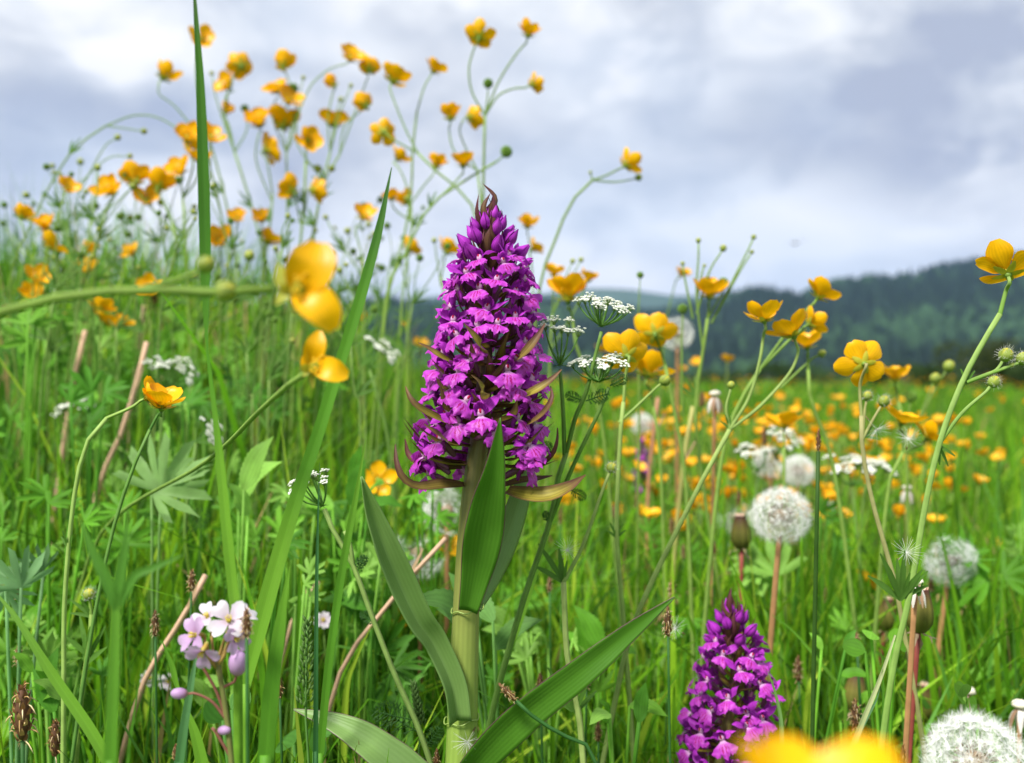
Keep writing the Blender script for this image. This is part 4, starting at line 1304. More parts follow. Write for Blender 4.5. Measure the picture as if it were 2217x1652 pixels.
buttercup('blurred buttercup flower tilted low among the grass, right of the tall rush', 0.85, [(1860, 1500), (1870, 1340), (1874, 1300)], [(1880, 1264, 62, (.6, -.1, .7), [(1874, 1300), (1878, 1280)], .2)], r=.001)
buttercup('two-flowered buttercup bending right before the lobed leaf, its front flower in focus', 0.44, [(138, 1480), (140, 1300), (160, 1080), (188, 960), (232, 905)],
          [(318, 862, 68, (.85, -.05, .35), [(232, 905), (280, 884), (296, 874)], .5)], r=.0010, col=((0.24, .36, .08), (0.26, .38, .10)), leaves=[(150, 1190, -.2, 1, 46)])
buttercup('worn buttercup on a straight dark green stalk with raised petals and drooping stamens', 0.44, [(180, 1480), (232, 1200), (278, 1040), (325, 930)],
          [(350, 882, 84, (.15, -.15, 1), [(325, 930), (344, 895)], .62)], r=.0008, col=((0.06, .16, .03), (0.12, .24, .05)))
buttercup('bright buttercup peeping out behind the tip of the orchid left leaf', 0.68, [(830, 1400), (826, 1200), (822, 1100)], [(818, 1040, 66, (.1, -.9, .3), [(822, 1100), (820, 1055)], .15)], r=.001)
buttercup('buttercup flower behind the orchid stem, above the pink dry stalk', 0.74, [(950, 1500), (955, 1300), (958, 1230)], [(963, 1186, 56, (.5, -.4, .4), [(958, 1230), (962, 1200)], .4)], r=.001)
buttercup('low buttercup flower left of the orchid stem near the ground', 0.72, [(890, 1600), (888, 1450), (886, 1400)], [(886, 1347, 54, (-.3, -.5, .6), [(886, 1400), (886, 1362)], .4)], r=.001)
# close to the lens
buttercup('large blurred buttercup in close-up on a stem that reaches in sideways', 0.235, [(-140, 900), (-80, 720), (60, 660), (200, 634), (340, 628), (500, 634), (590, 626)],
          [], [(490, 630, 24, [(340, 628), (440, 640)]), (446, 572, 20, [(300, 628), (400, 600), (436, 582)])], r=.0010, col=((0.13, .22, .03), (0.16, .25, .04)))
t_ = bpy.data.objects[[o.name for o in COL.objects if o.get('label', '').startswith('large blurred buttercup in close-up')][0]]


def open_flower(t, d, c, petals, sep):
    """A shedding flower: the petals that are left, each on its own path, on a stub of sepals."""
    org = np.array(t.location)
    f = obj('flower', CENTRE, t, align((.8, -.5, .1), 0, P(*c, d) - org, 1.0))
    for path, w, dz in petals:
        mb = MB()
        sheet(mb, np.array([P(a, b, d + z) for (a, b), z in zip(path, dz)]) - P(*c, d), np.array(w) / FPX * d, (.15, -1, .2), cup=.25, m=9, n=16, wave=.05, wf=1)
        o = obj('petal', mb.mesh('open_petal', M_YEL), f)
        o.matrix_basis = f.matrix_basis.to_3x3().to_4x4().inverted()
    mb = MB()
    for path, w in sep:
        sheet(mb, np.array([P(a, b, d - .001) for a, b in path]) - P(*c, d), np.array(w) / FPX * d, (0, -1, .2), cup=.2, m=5, n=8, col=(.34, .34, .04))
    o = obj('sepals', mb.mesh('open_sepals', M_YCEN), f)
    o.matrix_basis = f.matrix_basis.to_3x3().to_4x4().inverted()


open_flower(t_, .236, (640, 628), [([(642, 640), (655, 610), (678, 570), (692, 525)], [12, 40, 52, 46, 18], (0, -.002, -.003, 0)), ([(648, 622), (672, 645), (702, 675), (722, 715)], [12, 34, 42, 36, 12], (.001, -.003, -.004, -.002))],
            [([(640, 632), (618, 610), (602, 572)], [10, 24, 3]), ([(640, 628), (612, 640), (598, 660)], [8, 16, 3])])
buttercup('blurred buttercup with drooping petals in front of the slanting broad blade', 0.29, [(210, 1170), (443, 1002), (560, 892), (650, 812), (674, 800)], [], r=.0009, dd=(.62, .48, .36, .295, .292))
t_ = bpy.data.objects[[o.name for o in COL.objects if o.get('label', '').startswith('blurred buttercup with drooping petals')][0]]
open_flower(t_, .290, (678, 798), [([(676, 800), (676, 775), (684, 748), (692, 716)], [8, 18, 24, 20, 6], (0, -.001, -.002, 0)), ([(676, 792), (700, 796), (726, 804), (754, 812)], [8, 20, 27, 24, 8], (0, -.003, -.004, -.002)), ([(672, 798), (664, 784), (668, 762)], [6, 14, 12, 4], (.002, .002, .003))],
            [([(678, 800), (664, 806), (656, 815)], [5, 8, 2])])
buttercup('very large blurred yellow buttercup almost touching the lens at the meadow floor', 0.112, [(1800, 2400), (1790, 2100), (1780, 1900)], [(1780, 1835, 410, (.1, 0, 1), [(1780, 1900), (1780, 1840)], .42)], r=.0009)

# buttercups scattered through the meadow on the right
mid = [(1270, 915, 34), (1330, 886, 40), (1575, 783, 38), (1575, 1078, 48), (1600, 1012, 40), (2060, 1058, 46), (2150, 1180, 40), (2010, 1090, 40), (785, 692, 34), (882, 708, 36), (910, 748, 42),
       (1270, 830, 40), (1345, 880, 44), (1510, 790, 36), (1490, 850, 34), (1475, 805, 32), (1530, 870, 36), (1300, 760, 38), (1290, 940, 46), (1440, 900, 34), (1760, 965, 44), (1720, 1180, 44), (1850, 1000, 36), (1960, 1250, 22), (660, 690, 30), (500, 690, 26)]
FM_G = 'buttercups scattered through the open meadow'
FM_L = 'small blurred yellow buttercup scattered in the open meadow before the wooded hill'


def small_buttercup(px, py, diam, label, group):
    label = '%s blurred yellow buttercup in the open meadow %s' % ('tiny' if diam < 16 else 'small' if diam < 26 else 'fairly big', beside(px))
    d_ = .0225 * FPX / diam
    c = P(px, py, d_)
    g = ground_pt(c[0] + random.uniform(-.03, .03), d_ + random.uniform(-.03, .03))
    if c[2] < g[2] + .04:
        return
    t_ = thing('small_buttercup', g, label, 'buttercup', group)
    a = nrm(np.array([random.uniform(-.6, .6), random.uniform(-.6, .4), 1.0]))
    mb = MB()
    e = c - g
    tube(mb, [np.zeros(3), e * [.5, .5, .5] + [random.uniform(-.012, .012), 0, 0], e - a * .008, e - a * .0015], [.0013, .0009], 4, 7, STEMC * random.uniform(.6, 1))
    obj('stem', mb.mesh('small_stem', M_STEM), t_)
    obj('flower', random.choice(SMALL), t_, align(a, random.uniform(0, 6), e, 1.0))


for m_ in mid:
    small_buttercup(*m_, FM_L, FM_G)
cnt = 0
while cnt < 265:
    px = random.triangular(1160, 2300, 1650)
    py = random.triangular(836, 1200, 930)
    lo, hi = 20, 50
    dm = lo + (hi - lo) * min(1, max(0, (py - 830) / 300)) * random.uniform(.6, 1.25) + random.uniform(-2, 4)
    small_buttercup(px, py, max(14, dm), FM_L, FM_G)
    cnt += 1
# the rest of them, too far and too many to count
mb = MB()
xs, ys_ = field(2600, 3.5, 60.0, pw=.5)
for xx_, yy_ in zip(xs, ys_):
    if xx_ < -0.1 * yy_:
        continue
    h_ = random.uniform(.25, .36)
    z_ = float(gz(xx_, yy_))
    s_ = .013 * (1 + yy_ * .02)
    a = random.uniform(0, 6)
    v = [(xx_, yy_, z_ + h_ - s_ * .2)] + [(xx_ + s_ * math.cos(a + k * 1.2566), yy_ + s_ * math.sin(a + k * 1.2566), z_ + h_ + s_ * random.uniform(.2, .7)) for k in range(5)]
    mb.add(v, None, [[0, 1 + k, 1 + (k + 1) % 5] for k in range(5)], None, (.80, .41, .003))
    mb.add([(xx_ - .002, yy_, z_), (xx_ + .002, yy_, z_), (xx_, yy_, z_ + h_)], None, [[0, 1, 2]], None, (.12, .2, .04))
tag(obj('far_buttercups', mb.mesh('far_buttercups', M_YCEN)), 'haze of tiny yellow buttercups in the far meadow', 'flowers', kind='stuff')


# =================================================================== WHITE UMBELS (caraway)
def umbellet_mesh(seed, open_=1.0):
    r_ = np.random.default_rng(seed)
    rays, flo = MB(), MB()
    for i in range(13):
        a = i * 2.399
        rr = .0042 * math.sqrt((i + .4) / 13) * open_
        tip = np.array([rr * math.cos(a), rr * math.sin(a), .0055 - .0012 * (rr / .004) ** 2 + r_.normal(0, .0006)])
        tube(rays, [(0, 0, 0), tip * [.45, .45, .55], tip], [.00022, .00016], 3, 4, (.16, .27, .06), cap=False)
        for k in range(5):
            b = k * 1.2566 + a
            o_ = np.array([math.cos(b), math.sin(b), .35]) * .00062
            ball(flo, tip + o_ + [0, 0, .0004], .00058, 5, 3, .75, col=(.86, .87, .80))
        ball(flo, tip + [0, 0, .0002], .0005, 4, 3, 1.0, col=(.55, .62, .30))
    return rays.mesh('umbellet_rays', M_STEM), flo.mesh('umbellet_florets', M_WHITE)


UMB = [umbellet_mesh(s, o_) for s, o_ in ((1, 1.0), (2, .85), (3, 1.1))]


def umbel(t, org, c, axis, width, n, height, mmx, r=.0005, dome=.15, seed=0):
    """Part 'umbel': rays fanning from one point, an umbellet (rays + florets) at each tip."""
    r_ = np.random.default_rng(seed)
    axis = nrm(np.asarray(axis, float))
    M3 = np.array(Vector(axis).to_track_quat('Z', 'Y').to_matrix())
    mb = MB()
    tips = []
    for i in range(n):
        a = i * 2.399 + r_.normal(0, .2)
        f = math.sqrt((i + .3) / n)
        loc = np.array([f * width / 2 * math.cos(a), f * width / 2 * math.sin(a), height * (1 - dome * f * f) * r_.uniform(.80, 1.14)])
        w = M3 @ loc
        mid_ = M3 @ (loc * [.62, .62, .45])
        tube(mb, [c - org, c - org + mid_, c - org + w], [r, r * .8, r * .7], 5, 6, (.10, .22, .04), cap=False)
        tips.append((c - org + w, nrm(w * .5 + axis * np.linalg.norm(w) * .8)))
    for k in range(6):    # thin bracts under the fan
        a = k * 1.05
        e = M3 @ np.array([math.cos(a), math.sin(a), -.2]) * height * .25
        tube(mb, [c - org, c - org + e], [.00025, .00008], 3, 3, (.08, .18, .04), cap=False)
    u = obj('umbel', mb.mesh('umbel_rays', M_STEM), t)
    for p, a in tips:
        ry, fl = UMB[int(r_.integers(0, 3))]
        sca = width / (n ** .5) / .0112 * r_.uniform(.85, 1.2)
        o = obj('umbellet', ry, u, align(a, r_.uniform(0, 6), p, sca))
        # florets share the umbellet's place: third level stops here, so they ride beside the rays
        obj('floret_cluster', fl, u, align(a, o.matrix_basis.to_euler().z, p, sca))
    return u


def feather_leaf(mb, p, direc, up, size, col=(.05, .14, .03)):
    d = nrm(np.asarray(direc, float))
    s = nrm(np.cross(d, np.asarray(up, float)))
    tube(mb, [p, p + d * size], [.0004, .0002], 3, 3, col, cap=False)
    for i in range(1, 9):
        f = i / 9
        q = p + d * size * f
        for sg in (-1, 1):
            e = nrm(s * sg + d * .55 + rng.normal(0, .12, 3))
            L = size * .34 * math.sin(f * 2.7 + .35)
            tube(mb, [q, q + e * L], [.00028, .00012], 3, 2, col, cap=False)
            for k in (.4, .7):
                for s2 in (-1, 1):
                    e2 = nrm(e + d * .6 * s2)
                    tube(mb, [q + e * L * k, q + e * L * k + e2 * L * .35], [.00022, .0001], 3, 2, col, cap=False)


def caraway(label, d, stems, umbels, leaves=(), r=.0011, col=((.10, .21, .03), (.16, .28, .06)), group=None):
    s3 = [np.array([P(a, b, d) for a, b in s]) for s in stems]
    full = rooted(s3[0])
    org = full[0]
    t = thing('caraway', org, label, 'wildflower', group)
    mb = MB()
    tube(mb, full - org, [r * 1.5, r * 1.3, r], 8, None, np.array(col), ridge=.10, nr=4)
    for s in s3[1:]:
        tube(mb, s - org, [r, r * .75], 7, None, np.array(col), ridge=.08, nr=4)
    obj('stem', mb.mesh('caraway_stem', M_STEM), t)
    for k, (x_, y_, ax, wpx, n, hpx) in enumerate(umbels):
        umbel(t, org, P(x_, y_, d), ax, wpx / FPX * d, n, hpx / FPX * d, d / FPX, seed=k + int(x_))
    for (x_, y_, dx_, dz_, sz) in leaves:
        ml = MB()
        feather_leaf(ml, P(x_, y_, d) - org, (dx_, random.uniform(-.3, .1), dz_), (0, -1, .2), sz / FPX * d)
        obj('leaf', ml.mesh('feathery_leaf', M_LEAFC), t)
    return t


caraway('dark-stemmed caraway with three flat white umbels close beside the orchid', 0.46,
        [[(1062, 1560), (1130, 1310), (1190, 1130), (1213, 1010), (1226, 980)], [(1226, 980), (1245, 905), (1268, 850), (1290, 765), (1302, 718)], [(1222, 985), (1219, 900), (1216, 850), (1212, 800)], [(1190, 1130), (1240, 1010), (1290, 905), (1312, 855), (1318, 838)]],
        [(1302, 706, (.15, -.2, 1), 122, 17, 42), (1212, 790, (-.05, -.1, 1), 92, 9, 82), (1296, 826, (-.05, -.25, 1), 118, 15, 36)],
        [(1262, 868, -.9, .35, 42), (1268, 868, .9, .3, 56), (1196, 985, -.4, .8, 34), (1320, 835, .8, .4, 44), (1235, 1060, .7, -.4, 40), (1185, 1130, -.2, .9, 28)])
caraway('leaning caraway with one white umbel crossed by the slanting broad blade', 0.45, [[(930, 1645), (850, 1450), (800, 1320), (765, 1225), (722, 1150), (702, 1102)], [(765, 1225), (758, 1180), (745, 1150)]],
        [(698, 1095, (-.35, -.2, 1), 92, 11, 58)], [(765, 1225, .8, .5, 40), (775, 1235, .5, 1, 36), (810, 1350, -.6, .5, 40), (905, 1585, -.9, .6, 110), (900, 1560, -.7, .2, 100), (920, 1620, .5, .7, 60)], r=.0010, col=((.20, .30, .08), (.25, .36, .10)))
for lab, d_, st_, um_ in (
        ('blurred caraway with a dense white umbel and reddish bud in the left undergrowth', .72, [[(330, 1200), (345, 1000), (352, 860)]], [(352, 850, (.2, -.3, 1), 70, 10, 60), (372, 830, (.7, -.3, .5), 60, 8, 50)]),
        ('pale tilted caraway umbel hanging right of the dark upright blade', .80, [[(860, 1200), (840, 950), (800, 800)]], [(800, 795, (.6, -.2, .7), 84, 9, 45)]),
        ('blurred caraway with two white umbels just above the biggest upright dandelion clock', .85, [[(1600, 1400), (1630, 1150), (1640, 1030)], [(1630, 1150), (1680, 1060), (1700, 1000)]], [(1640, 1022, (-.1, -.2, 1), 80, 10, 44), (1680, 995, (.3, -.3, .8), 84, 10, 50)]),
        ('blurred caraway with a broad white umbel between the two curved buttercup stems', .80, [[(1870, 1400), (1860, 1200), (1845, 1060)], [(1860, 1200), (1870, 1080), (1880, 1040)]], [(1845, 1052, (-.1, -.2, 1), 110, 12, 42), (1882, 1040, (.35, -.1, .9), 80, 8, 30)]),
        ('faded caraway umbel leaning out of the grass by the lobed leaf', .66, [[(420, 1300), (400, 1150), (425, 960)]], [(425, 955, (.8, -.2, .5), 70, 9, 40)]),
        ('blurred caraway with cream umbels low in the grass behind the orchid leaves', .85, [[(560, 1300), (300, 1000), (200, 960)]], [(180, 925, (-.2, -.3, 1), 90, 10, 45)])):
    caraway(lab, d_, st_, um_, [(st_[0][1][0], st_[0][1][1], random.choice((-.7, .7)), .6, 70)])


# =================================================================== DANDELIONS
def clock_mesh(nseed, blown=0.0, seed=0, R0=.022):
    """Ball of parachute seeds round a pitted head."""
    r_ = np.random.default_rng(seed)
    V, Tq, Cc = [], [], []
    n0 = 0

    def strip(a, b, w, c):
        nonlocal n0
        d = nrm(b - a)
        s = nrm(np.cross(d, r_.normal(0, 1, 3))) * w
        V.extend([a - s, a + s, b])
        Tq.append([n0, n0 + 1, n0 + 2])
        Cc.extend([c, c, c])
        n0 += 3
    for i in range(nseed):
        zf = 1 - 1.86 * (i + .5) / nseed
        a = i * 2.39996
        d = np.array([math.cos(a) * math.sqrt(1 - zf * zf), math.sin(a) * math.sqrt(1 - zf * zf), zf])
        if blown and (d @ nrm(np.array([.8, -.2, .5]))) > 1 - blown * 1.6 and r_.random() < .9:
            continue
        d = nrm(d + r_.normal(0, .05, 3))
        p0, p1 = d * .0045, d * .0078
        strip(p1, p0, .00045, (.20, .13, .07))
        L = R0 * r_.uniform(.62, .72)
        strip(p1, d * L, .00010, (.75, .72, .62))
        nf = 26
        for k in range(nf):
            b = k * 6.2832 / nf + r_.uniform(-.1, .1)
            u = nrm(np.cross(d, (0.3, .5, .8)))
            w = np.cross(d, u)
            e = nrm(d * r_.uniform(.35, .75) + u * math.cos(b) + w * math.sin(b))
            strip(d * L, d * L + e * R0 * .33 * r_.uniform(.85, 1.1), .000085, (.92, .92, .90))
    mb = MB().add(V, None, Tq, None, np.array(Cc))
    return mb


M_SEED = plant_mat('seed_head', None, .7, .4, .06, 200, tcol=1.0)
HEAD = MB()
ball(HEAD, (0, 0, 0), .0048, 12, 8, .85, col=(.30, .22, .14), bump=.15)
for i in range(12):
    a = i * .5236
    b = np.array([math.cos(a), math.sin(a), 0])
    sheet(HEAD, [b * .003 - [0, 0, .003], b * .0045 - [0, 0, .007], b * .0055 - [0, 0, .013]], [.0012, .0014, .0003], b, m=3, n=5, col=(.22, .26, .12))
HEAD = HEAD.mesh('dandelion_receptacle', M_SPIKE)
CLOCKS = [clock_mesh(170, 0, 1).mesh('seed_ball', M_SEED), clock_mesh(160, .35, 2).mesh('seed_ball_blown', M_SEED), clock_mesh(150, .62, 3).mesh('seed_ball_half', M_SEED)]
DSTALK = ((.36, .20, .08), (.42, .22, .10))


def stalk_to(t, org, top, foot, r, col, bow=.0):
    mb = MB()
    mid_ = (np.asarray(top) + foot) / 2 + [bow, 0, 0]
    tube(mb, np.array([foot, mid_, top]) - org, [r * 1.2, r, r * .9], 8, 12, np.array(col))
    return obj('stalk', mb.mesh('stalk', M_STEM), t)


def dandelion_clock(label, px, py, rpx, var=0, d=None, axis=(0, 0, 1), col=DSTALK, lean=0.0, group=None):
    d = d or .022 * FPX / rpx
    c = P(px, py, d)
    g = ground_pt(c[0] + lean, d)
    t = thing('dandelion_clock', g, label, 'dandelion', group)
    s = rpx / FPX * d / .022
    stalk_to(t, g, c - np.array(axis) * .003 * s, g, .0019, col, lean * .1)
    obj('receptacle', HEAD, t, align(axis, 0, c - g, s))
    o = obj('seed_ball', CLOCKS[var], t, align(axis, random.uniform(0, 6), c - g, s))
    o['kind'] = 'stuff'
    return t


dandelion_clock('full round dandelion clock on an orange-brown stalk beside a dark upright rush', 1690, 1117, 78, 0, lean=-.015)
dandelion_clock('partly blown dandelion clock with a gap at its top on an orange stalk', 2058, 1215, 68, 1, axis=(.1, -.35, 1), lean=-.02)
dandelion_clock('biggest dandelion clock, low and close, its dome of white seeds facing up', 2112, 1650, 130, 0, axis=(-.1, -.25, 1), lean=.02)
dandelion_clock('small blurred dandelion clock with a dark notch behind the closed heads', 2153, 1378, 40, 0, lean=0)
dandelion_clock('blurred dandelion clock behind the two white umbels', 1728, 1020, 44, 0)
dandelion_clock('blurred dandelion clock beside the umbels, left half of a close pair', 1668, 1002, 46, 1)
dandelion_clock('dandelion clock standing up against the dark wooded hill', 1465, 722, 46, 1, axis=(-.2, 0, 1))
dandelion_clock('small white dandelion clock low behind the caraway stems', 1390, 918, 30, 0)
dandelion_clock('ragged dandelion clock half hidden behind the orchid stem under the lowest bract', 968, 1105, 66, 2, axis=(.1, -.5, .8))
dandelion_clock('flattened ragged dandelion clock left of the orchid front leaf', 905, 1198, 72, 2, axis=(-.3, -.5, .7))
dandelion_clock('blown dandelion clock partly behind the full round one', 1592, 1120, 48, 2, axis=(.2, -.3, 1))
dandelion_clock('faint dandelion clock right of the full round one', 1786, 1108, 34, 1)
dandelion_clock('half-blown dandelion clock leaning behind the partly blown one', 2185, 1268, 44, 2, axis=(-.5, -.2, 1))
dandelion_clock('tall half-blown dandelion clock crowding the frame edge by the small notched one', 2202, 1420, 52, 2, axis=(.4, -.2, .7))
dandelion_clock('ragged dandelion clock showing at the edge above the biggest one', 2192, 1560, 46, 2, axis=(.2, -.2, 1))
dandelion_clock('grey blurred dandelion clock in the deep grass left of the orchid leaf', 705, 1272, 30, 1)
dandelion_clock('withered clock of seeds in the grass left of the closed dandelion bud', 1600, 1195, 40, 2)


def closed_head(label, px, py, hpx, d, foot, tilt=(0, 0, 1), col=((.30, .07, .04), (.26, .06, .05)), dark=1.0):
    """Dandelion head shut after flowering: ribbed bracts, reflexed outer bracts, a tuft on top. px, py: middle of the head."""
    h = hpx / FPX * d
    c = P(px, py, d)
    g = ground_pt(*(P(foot, 1500, d)[:2]))
    t = thing('closed_dandelion', g, label, 'dandelion')
    ax = nrm(np.asarray(tilt, float))
    M3 = np.array(Vector(ax).to_track_quat('Z', 'Y').to_matrix())
    base = c - ax * h * .5
    stalk_to(t, g, base, g, .0016, col, random.uniform(-.005, .005))
    loc = Matrix.Translation(Vector(base - g)) @ Matrix(M3.tolist()).to_4x4()
    mb = MB()
    w = h * .27
    ball(mb, (0, 0, h * .36), w * .93, 14, 9, 1.35, col=(.10 * dark, .11 * dark, .02), point=.3)
    inv = obj('involucre', mb.mesh('involucre', M_BRACT), t, loc)
    ob = MB()
    z = np.array([0, 0, 1.0])
    b = np.array([1.0, 0, 0])
    sheet(ob, [b * w * .55, b * w * 1.06 + z * h * .22, b * w * .98 + z * h * .55, b * w * .52 + z * h * .95], [w * .16, w * .27, w * .25, w * .12], b, cup=-.25, m=5, n=9,
          col=np.array([(.10, .12, .02), (.15, .16, .03), (.16, .14, .03), (.09, .03, .03)]) * dark)
    ob = ob.mesh('inner_bract', M_BRACT)
    for i in range(13):
        obj('bract', ob, inv, Matrix.Rotation(i * 6.2832 / 13, 4, 'Z'))
    rb = MB()
    sheet(rb, [b * w * .5, b * w * 1.0 - z * h * .04, b * w * 1.45 - z * h * .02 + z * 0, b * w * 1.7 - z * h * .16], [w * .12, w * .15, w * .10, w * .02], z, m=3, n=7, col=(.30, .22, .14))
    rb = rb.mesh('outer_bract', M_BRACT)
    for i in range(6):
        obj('outer_bract', rb, inv, Matrix.Rotation(i * 1.047 + random.uniform(-.2, .2), 4, 'Z') @ Matrix.Rotation(random.uniform(-.4, .9), 4, 'Y'))
    tf = MB()
    for i in range(40):
        a, rr = random.uniform(0, 6.28), w * .42 * math.sqrt(random.random())
        p = np.array([rr * math.cos(a), rr * math.sin(a), h * .86])
        q = p * [1.25, 1.25, 1] + [0, 0, h * random.uniform(.08, .17)]
        tube(tf, [p, q], [w * .06, w * .03], 3, 2, random.choice(((.62, .45, .30), (.72, .60, .48), (.30, .12, .08))))
    tuft = obj('tuft', tf.mesh('tuft', M_SPIKE), t, loc)
    tuft['kind'] = 'stuff'
    return t


closed_head('plump olive closed dandelion head on a dark red stalk beside the tall hairy buttercup stem', 1992, 1318, 100, .50, 1935, (.06, -.05, 1))
closed_head('slim closed dandelion head with a pale tip crossed by a brown rush spike', 1852, 1495, 86, .60, 1835, (.08, 0, 1))
closed_head('slim upright closed dandelion head behind the red stalk', 2000, 1518, 80, .66, 1996, (0, 0, 1), dark=.9)
closed_head('blurred closed dandelion head with a brown tip behind the tall hairy stem', 1920, 1328, 72, .72, 1870, (.15, 0, 1))
closed_head('dark closed dandelion bud in front of the full round clock', 1604, 1150, 76, .70, 1612, (-.05, 0, 1), dark=.7)


def bald_head(label, px, py, d, foot, s=1.0):
    """Bare dandelion receptacle after the seeds have gone, withered bracts folded down."""
    c = P(px, py, d)
    g = ground_pt(*(P(foot, 1500, d)[:2]))
    t = thing('bald_dandelion', g, label, 'dandelion')
    stalk_to(t, g, c, g, .0015, DSTALK)
    mb = MB()
    ball(mb, c - g + [0, 0, .0025 * s], .0042 * s, 10, 6, .55, col=(.78, .72, .58), bump=.12)
    obj('receptacle', mb.mesh('bald_receptacle', M_SPIKE), t)
    for i in range(9):
        a = i * .698 + random.uniform(-.15, .15)
        b = np.array([math.cos(a), math.sin(a), 0])
        ml = MB()
        sheet(ml, [c - g + b * .002 * s, c - g + b * .0045 * s - [0, 0, .004 * s], c - g + b * .0058 * s - [0, 0, .011 * s]], [.0010 * s, .0016 * s, .0003 * s], b, m=3, n=5, col=random.choice(((.60, .55, .50), (.36, .22, .14), (.70, .66, .62))))
        obj('bract', ml.mesh('withered_bract', M_BRACT), t)
    return t


bald_head('bald dandelion head with drooping pale bracts above the biggest clock', 2098, 1505, .62, 2090, 1.1)
bald_head('bald dandelion head with dark shrivelled bracts at the frame edge near the biggest clock', 2208, 1535, .56, 2200, 1.1)
bald_head('bald dandelion head tucked behind the tall hairy stem beside the plump closed head', 1982, 1268, .48, 1925, .9)
bald_head('blurred bald dandelion head on a thin stalk before the yellow meadow', 1548, 860, .75, 1530, 1.1)
bald_head('brown bald dandelion head on a red-brown stalk between the two curved buttercup stems', 1964, 1062, .85, 1950, 1.0)


# single seeds caught on stems
def seed_mesh():
    mb = MB()
    tube(mb, [(0, 0, -.010), (0, 0, -.007)], [.0002, .0004], 4, 3, (.25, .16, .08))
    tube(mb, [(0, 0, -.007), (0, 0, 0)], .00007, 3, 3, (.75, .72, .65), cap=False)
    for k in range(34):
        b = k * 2.399
        e = nrm(np.array([math.cos(b), math.sin(b), random.uniform(.05, .9)]))
        tube(mb, [(0, 0, 0), e * .0068 * random.uniform(.85, 1.1)], [.00007, .00003], 3, 2, (.9, .9, .88), cap=False)
    return mb.mesh('parachute_seed', M_SEED)


SEED = seed_mesh()
for px, py, d_, ax, lab in ((1228, 1192, .47, (.2, -.6, .6), 'white dandelion seed caught on a forked stem right of the orchid stem'), (1898, 930, .49, (.3, -.6, -.6), 'white dandelion seed hanging under the hairy buds of the lemon yellow buttercup'),
                            (1966, 950, .50, (-.2, -.7, .6), 'white dandelion seed in front of the bowed orange-yellow flowers'), (1962, 1196, .42, (.1, -.8, .5), 'white dandelion seed stuck to the tall hairy stem by its lobed leaf'),
                            (1012, 1606, .4205, (-.3, -.8, -.3), 'dandelion seed fluff clinging to the base of the orchid stem'), (1462, 1360, .50, (-.5, -.5, .4), 'dandelion seed caught by the tip of the orchid right leaf')):
    o = obj('dandelion_seed', SEED, None, align(ax, 0, P(px, py, d_), 1.0))
    tag(o, lab, 'seed')


# =================================================================== CUCKOOFLOWER
def cuckoo_petal(seed):
    mb = MB()
    sheet(mb, np.array([(.4, 0, 0), (3.5, 0, 2.0), (7.5, 0, 3.2), (11, 0, 2.6)]) * .001, np.array([.7, 2.2, 4.3, 5.0, 3.2]) * .001, (0, 0, 1), cup=.18, m=7, n=9, wave=.10, wf=1.2)
    v = mb.v[0].reshape(9, 7, 3)
    v[-1, 3, 0] -= .0011
    k = np.linspace(0, 1, 9)[:, None, None]
    a, b = (np.array((.70, .67, .71)), np.array((.62, .46, .64))) if seed == 0 else (np.array((.60, .42, .65)), np.array((.52, .28, .58)))
    mb.c[0] = (a * k + b * (1 - k) + np.zeros((9, 7, 3))).reshape(-1, 3)
    return mb.mesh('cuckooflower_petal', M_PINK)


CPET = [cuckoo_petal(0), cuckoo_petal(1)]
CCEN = MB()
tube(CCEN, [(0, 0, -.006), (0, 0, -.002), (0, 0, .001)], [.0012, .0019, .0014], 7, 6, np.array([(.30, .34, .08), (.42, .25, .04), (.45, .40, .06)]))
for i in range(6):
    a = i * 1.047
    tube(CCEN, [(.0006 * math.cos(a), .0006 * math.sin(a), 0), (.0015 * math.cos(a), .0015 * math.sin(a), .0045)], [.0002, .0005], 4, 3, (.75, .62, .08))
CCEN = CCEN.mesh('cuckooflower_centre', M_YCEN)
DC = .335
root = rooted(np.array([P(a, b, DC) for a, b in ((505, 1700), (492, 1560), (478, 1470), (468, 1420))]))
g = root[0]
ck = thing('cuckooflower', g, 'pale pink and white cuckooflower cluster with lilac buds at the foot of the slanting blade', 'wildflower')
mb = MB()
tube(mb, root - g, [.0014, .0012, .0009], 7, None, np.array([(.14, .22, .05), (.16, .16, .05)]))
for px, py, ax, pal, sc_, dd_ in ((425, 1375, (-.55, -.75, .25), 1, .72, 0), (450, 1338, (-.2, -.5, .8), 0, .60, .008), (496, 1345, (.15, -.75, .6), 0, .78, .0), (522, 1335, (.6, -.2, .6), 0, .6, .008), (508, 1382, (.6, -.6, -.1), 1, .58, -.002), (440, 1408, (-.15, -.7, -.5), 1, .66, -.006)):
    sc_ *= .84
    c = P(px, py, DC + dd_)
    a = nrm(np.array(ax))
    tube(mb, np.array([root[-1] - [0, 0, .004], (root[-1] + c) / 2 - [0, 0, .002], c - a * .006 * sc_]) - g, [.0006, .0005], 5, 8, (.30, .20, .06))
    f = obj('flower', CCEN, ck, align(a, random.uniform(0, 1.5), c - g, sc_))
    for k in range(4):
        obj('petal', CPET[pal], f, Matrix.Rotation(k * math.pi / 2 + random.uniform(-.15, .15), 4, 'Z') @ Matrix.Rotation(random.uniform(-.25, .1), 4, 'Y'))
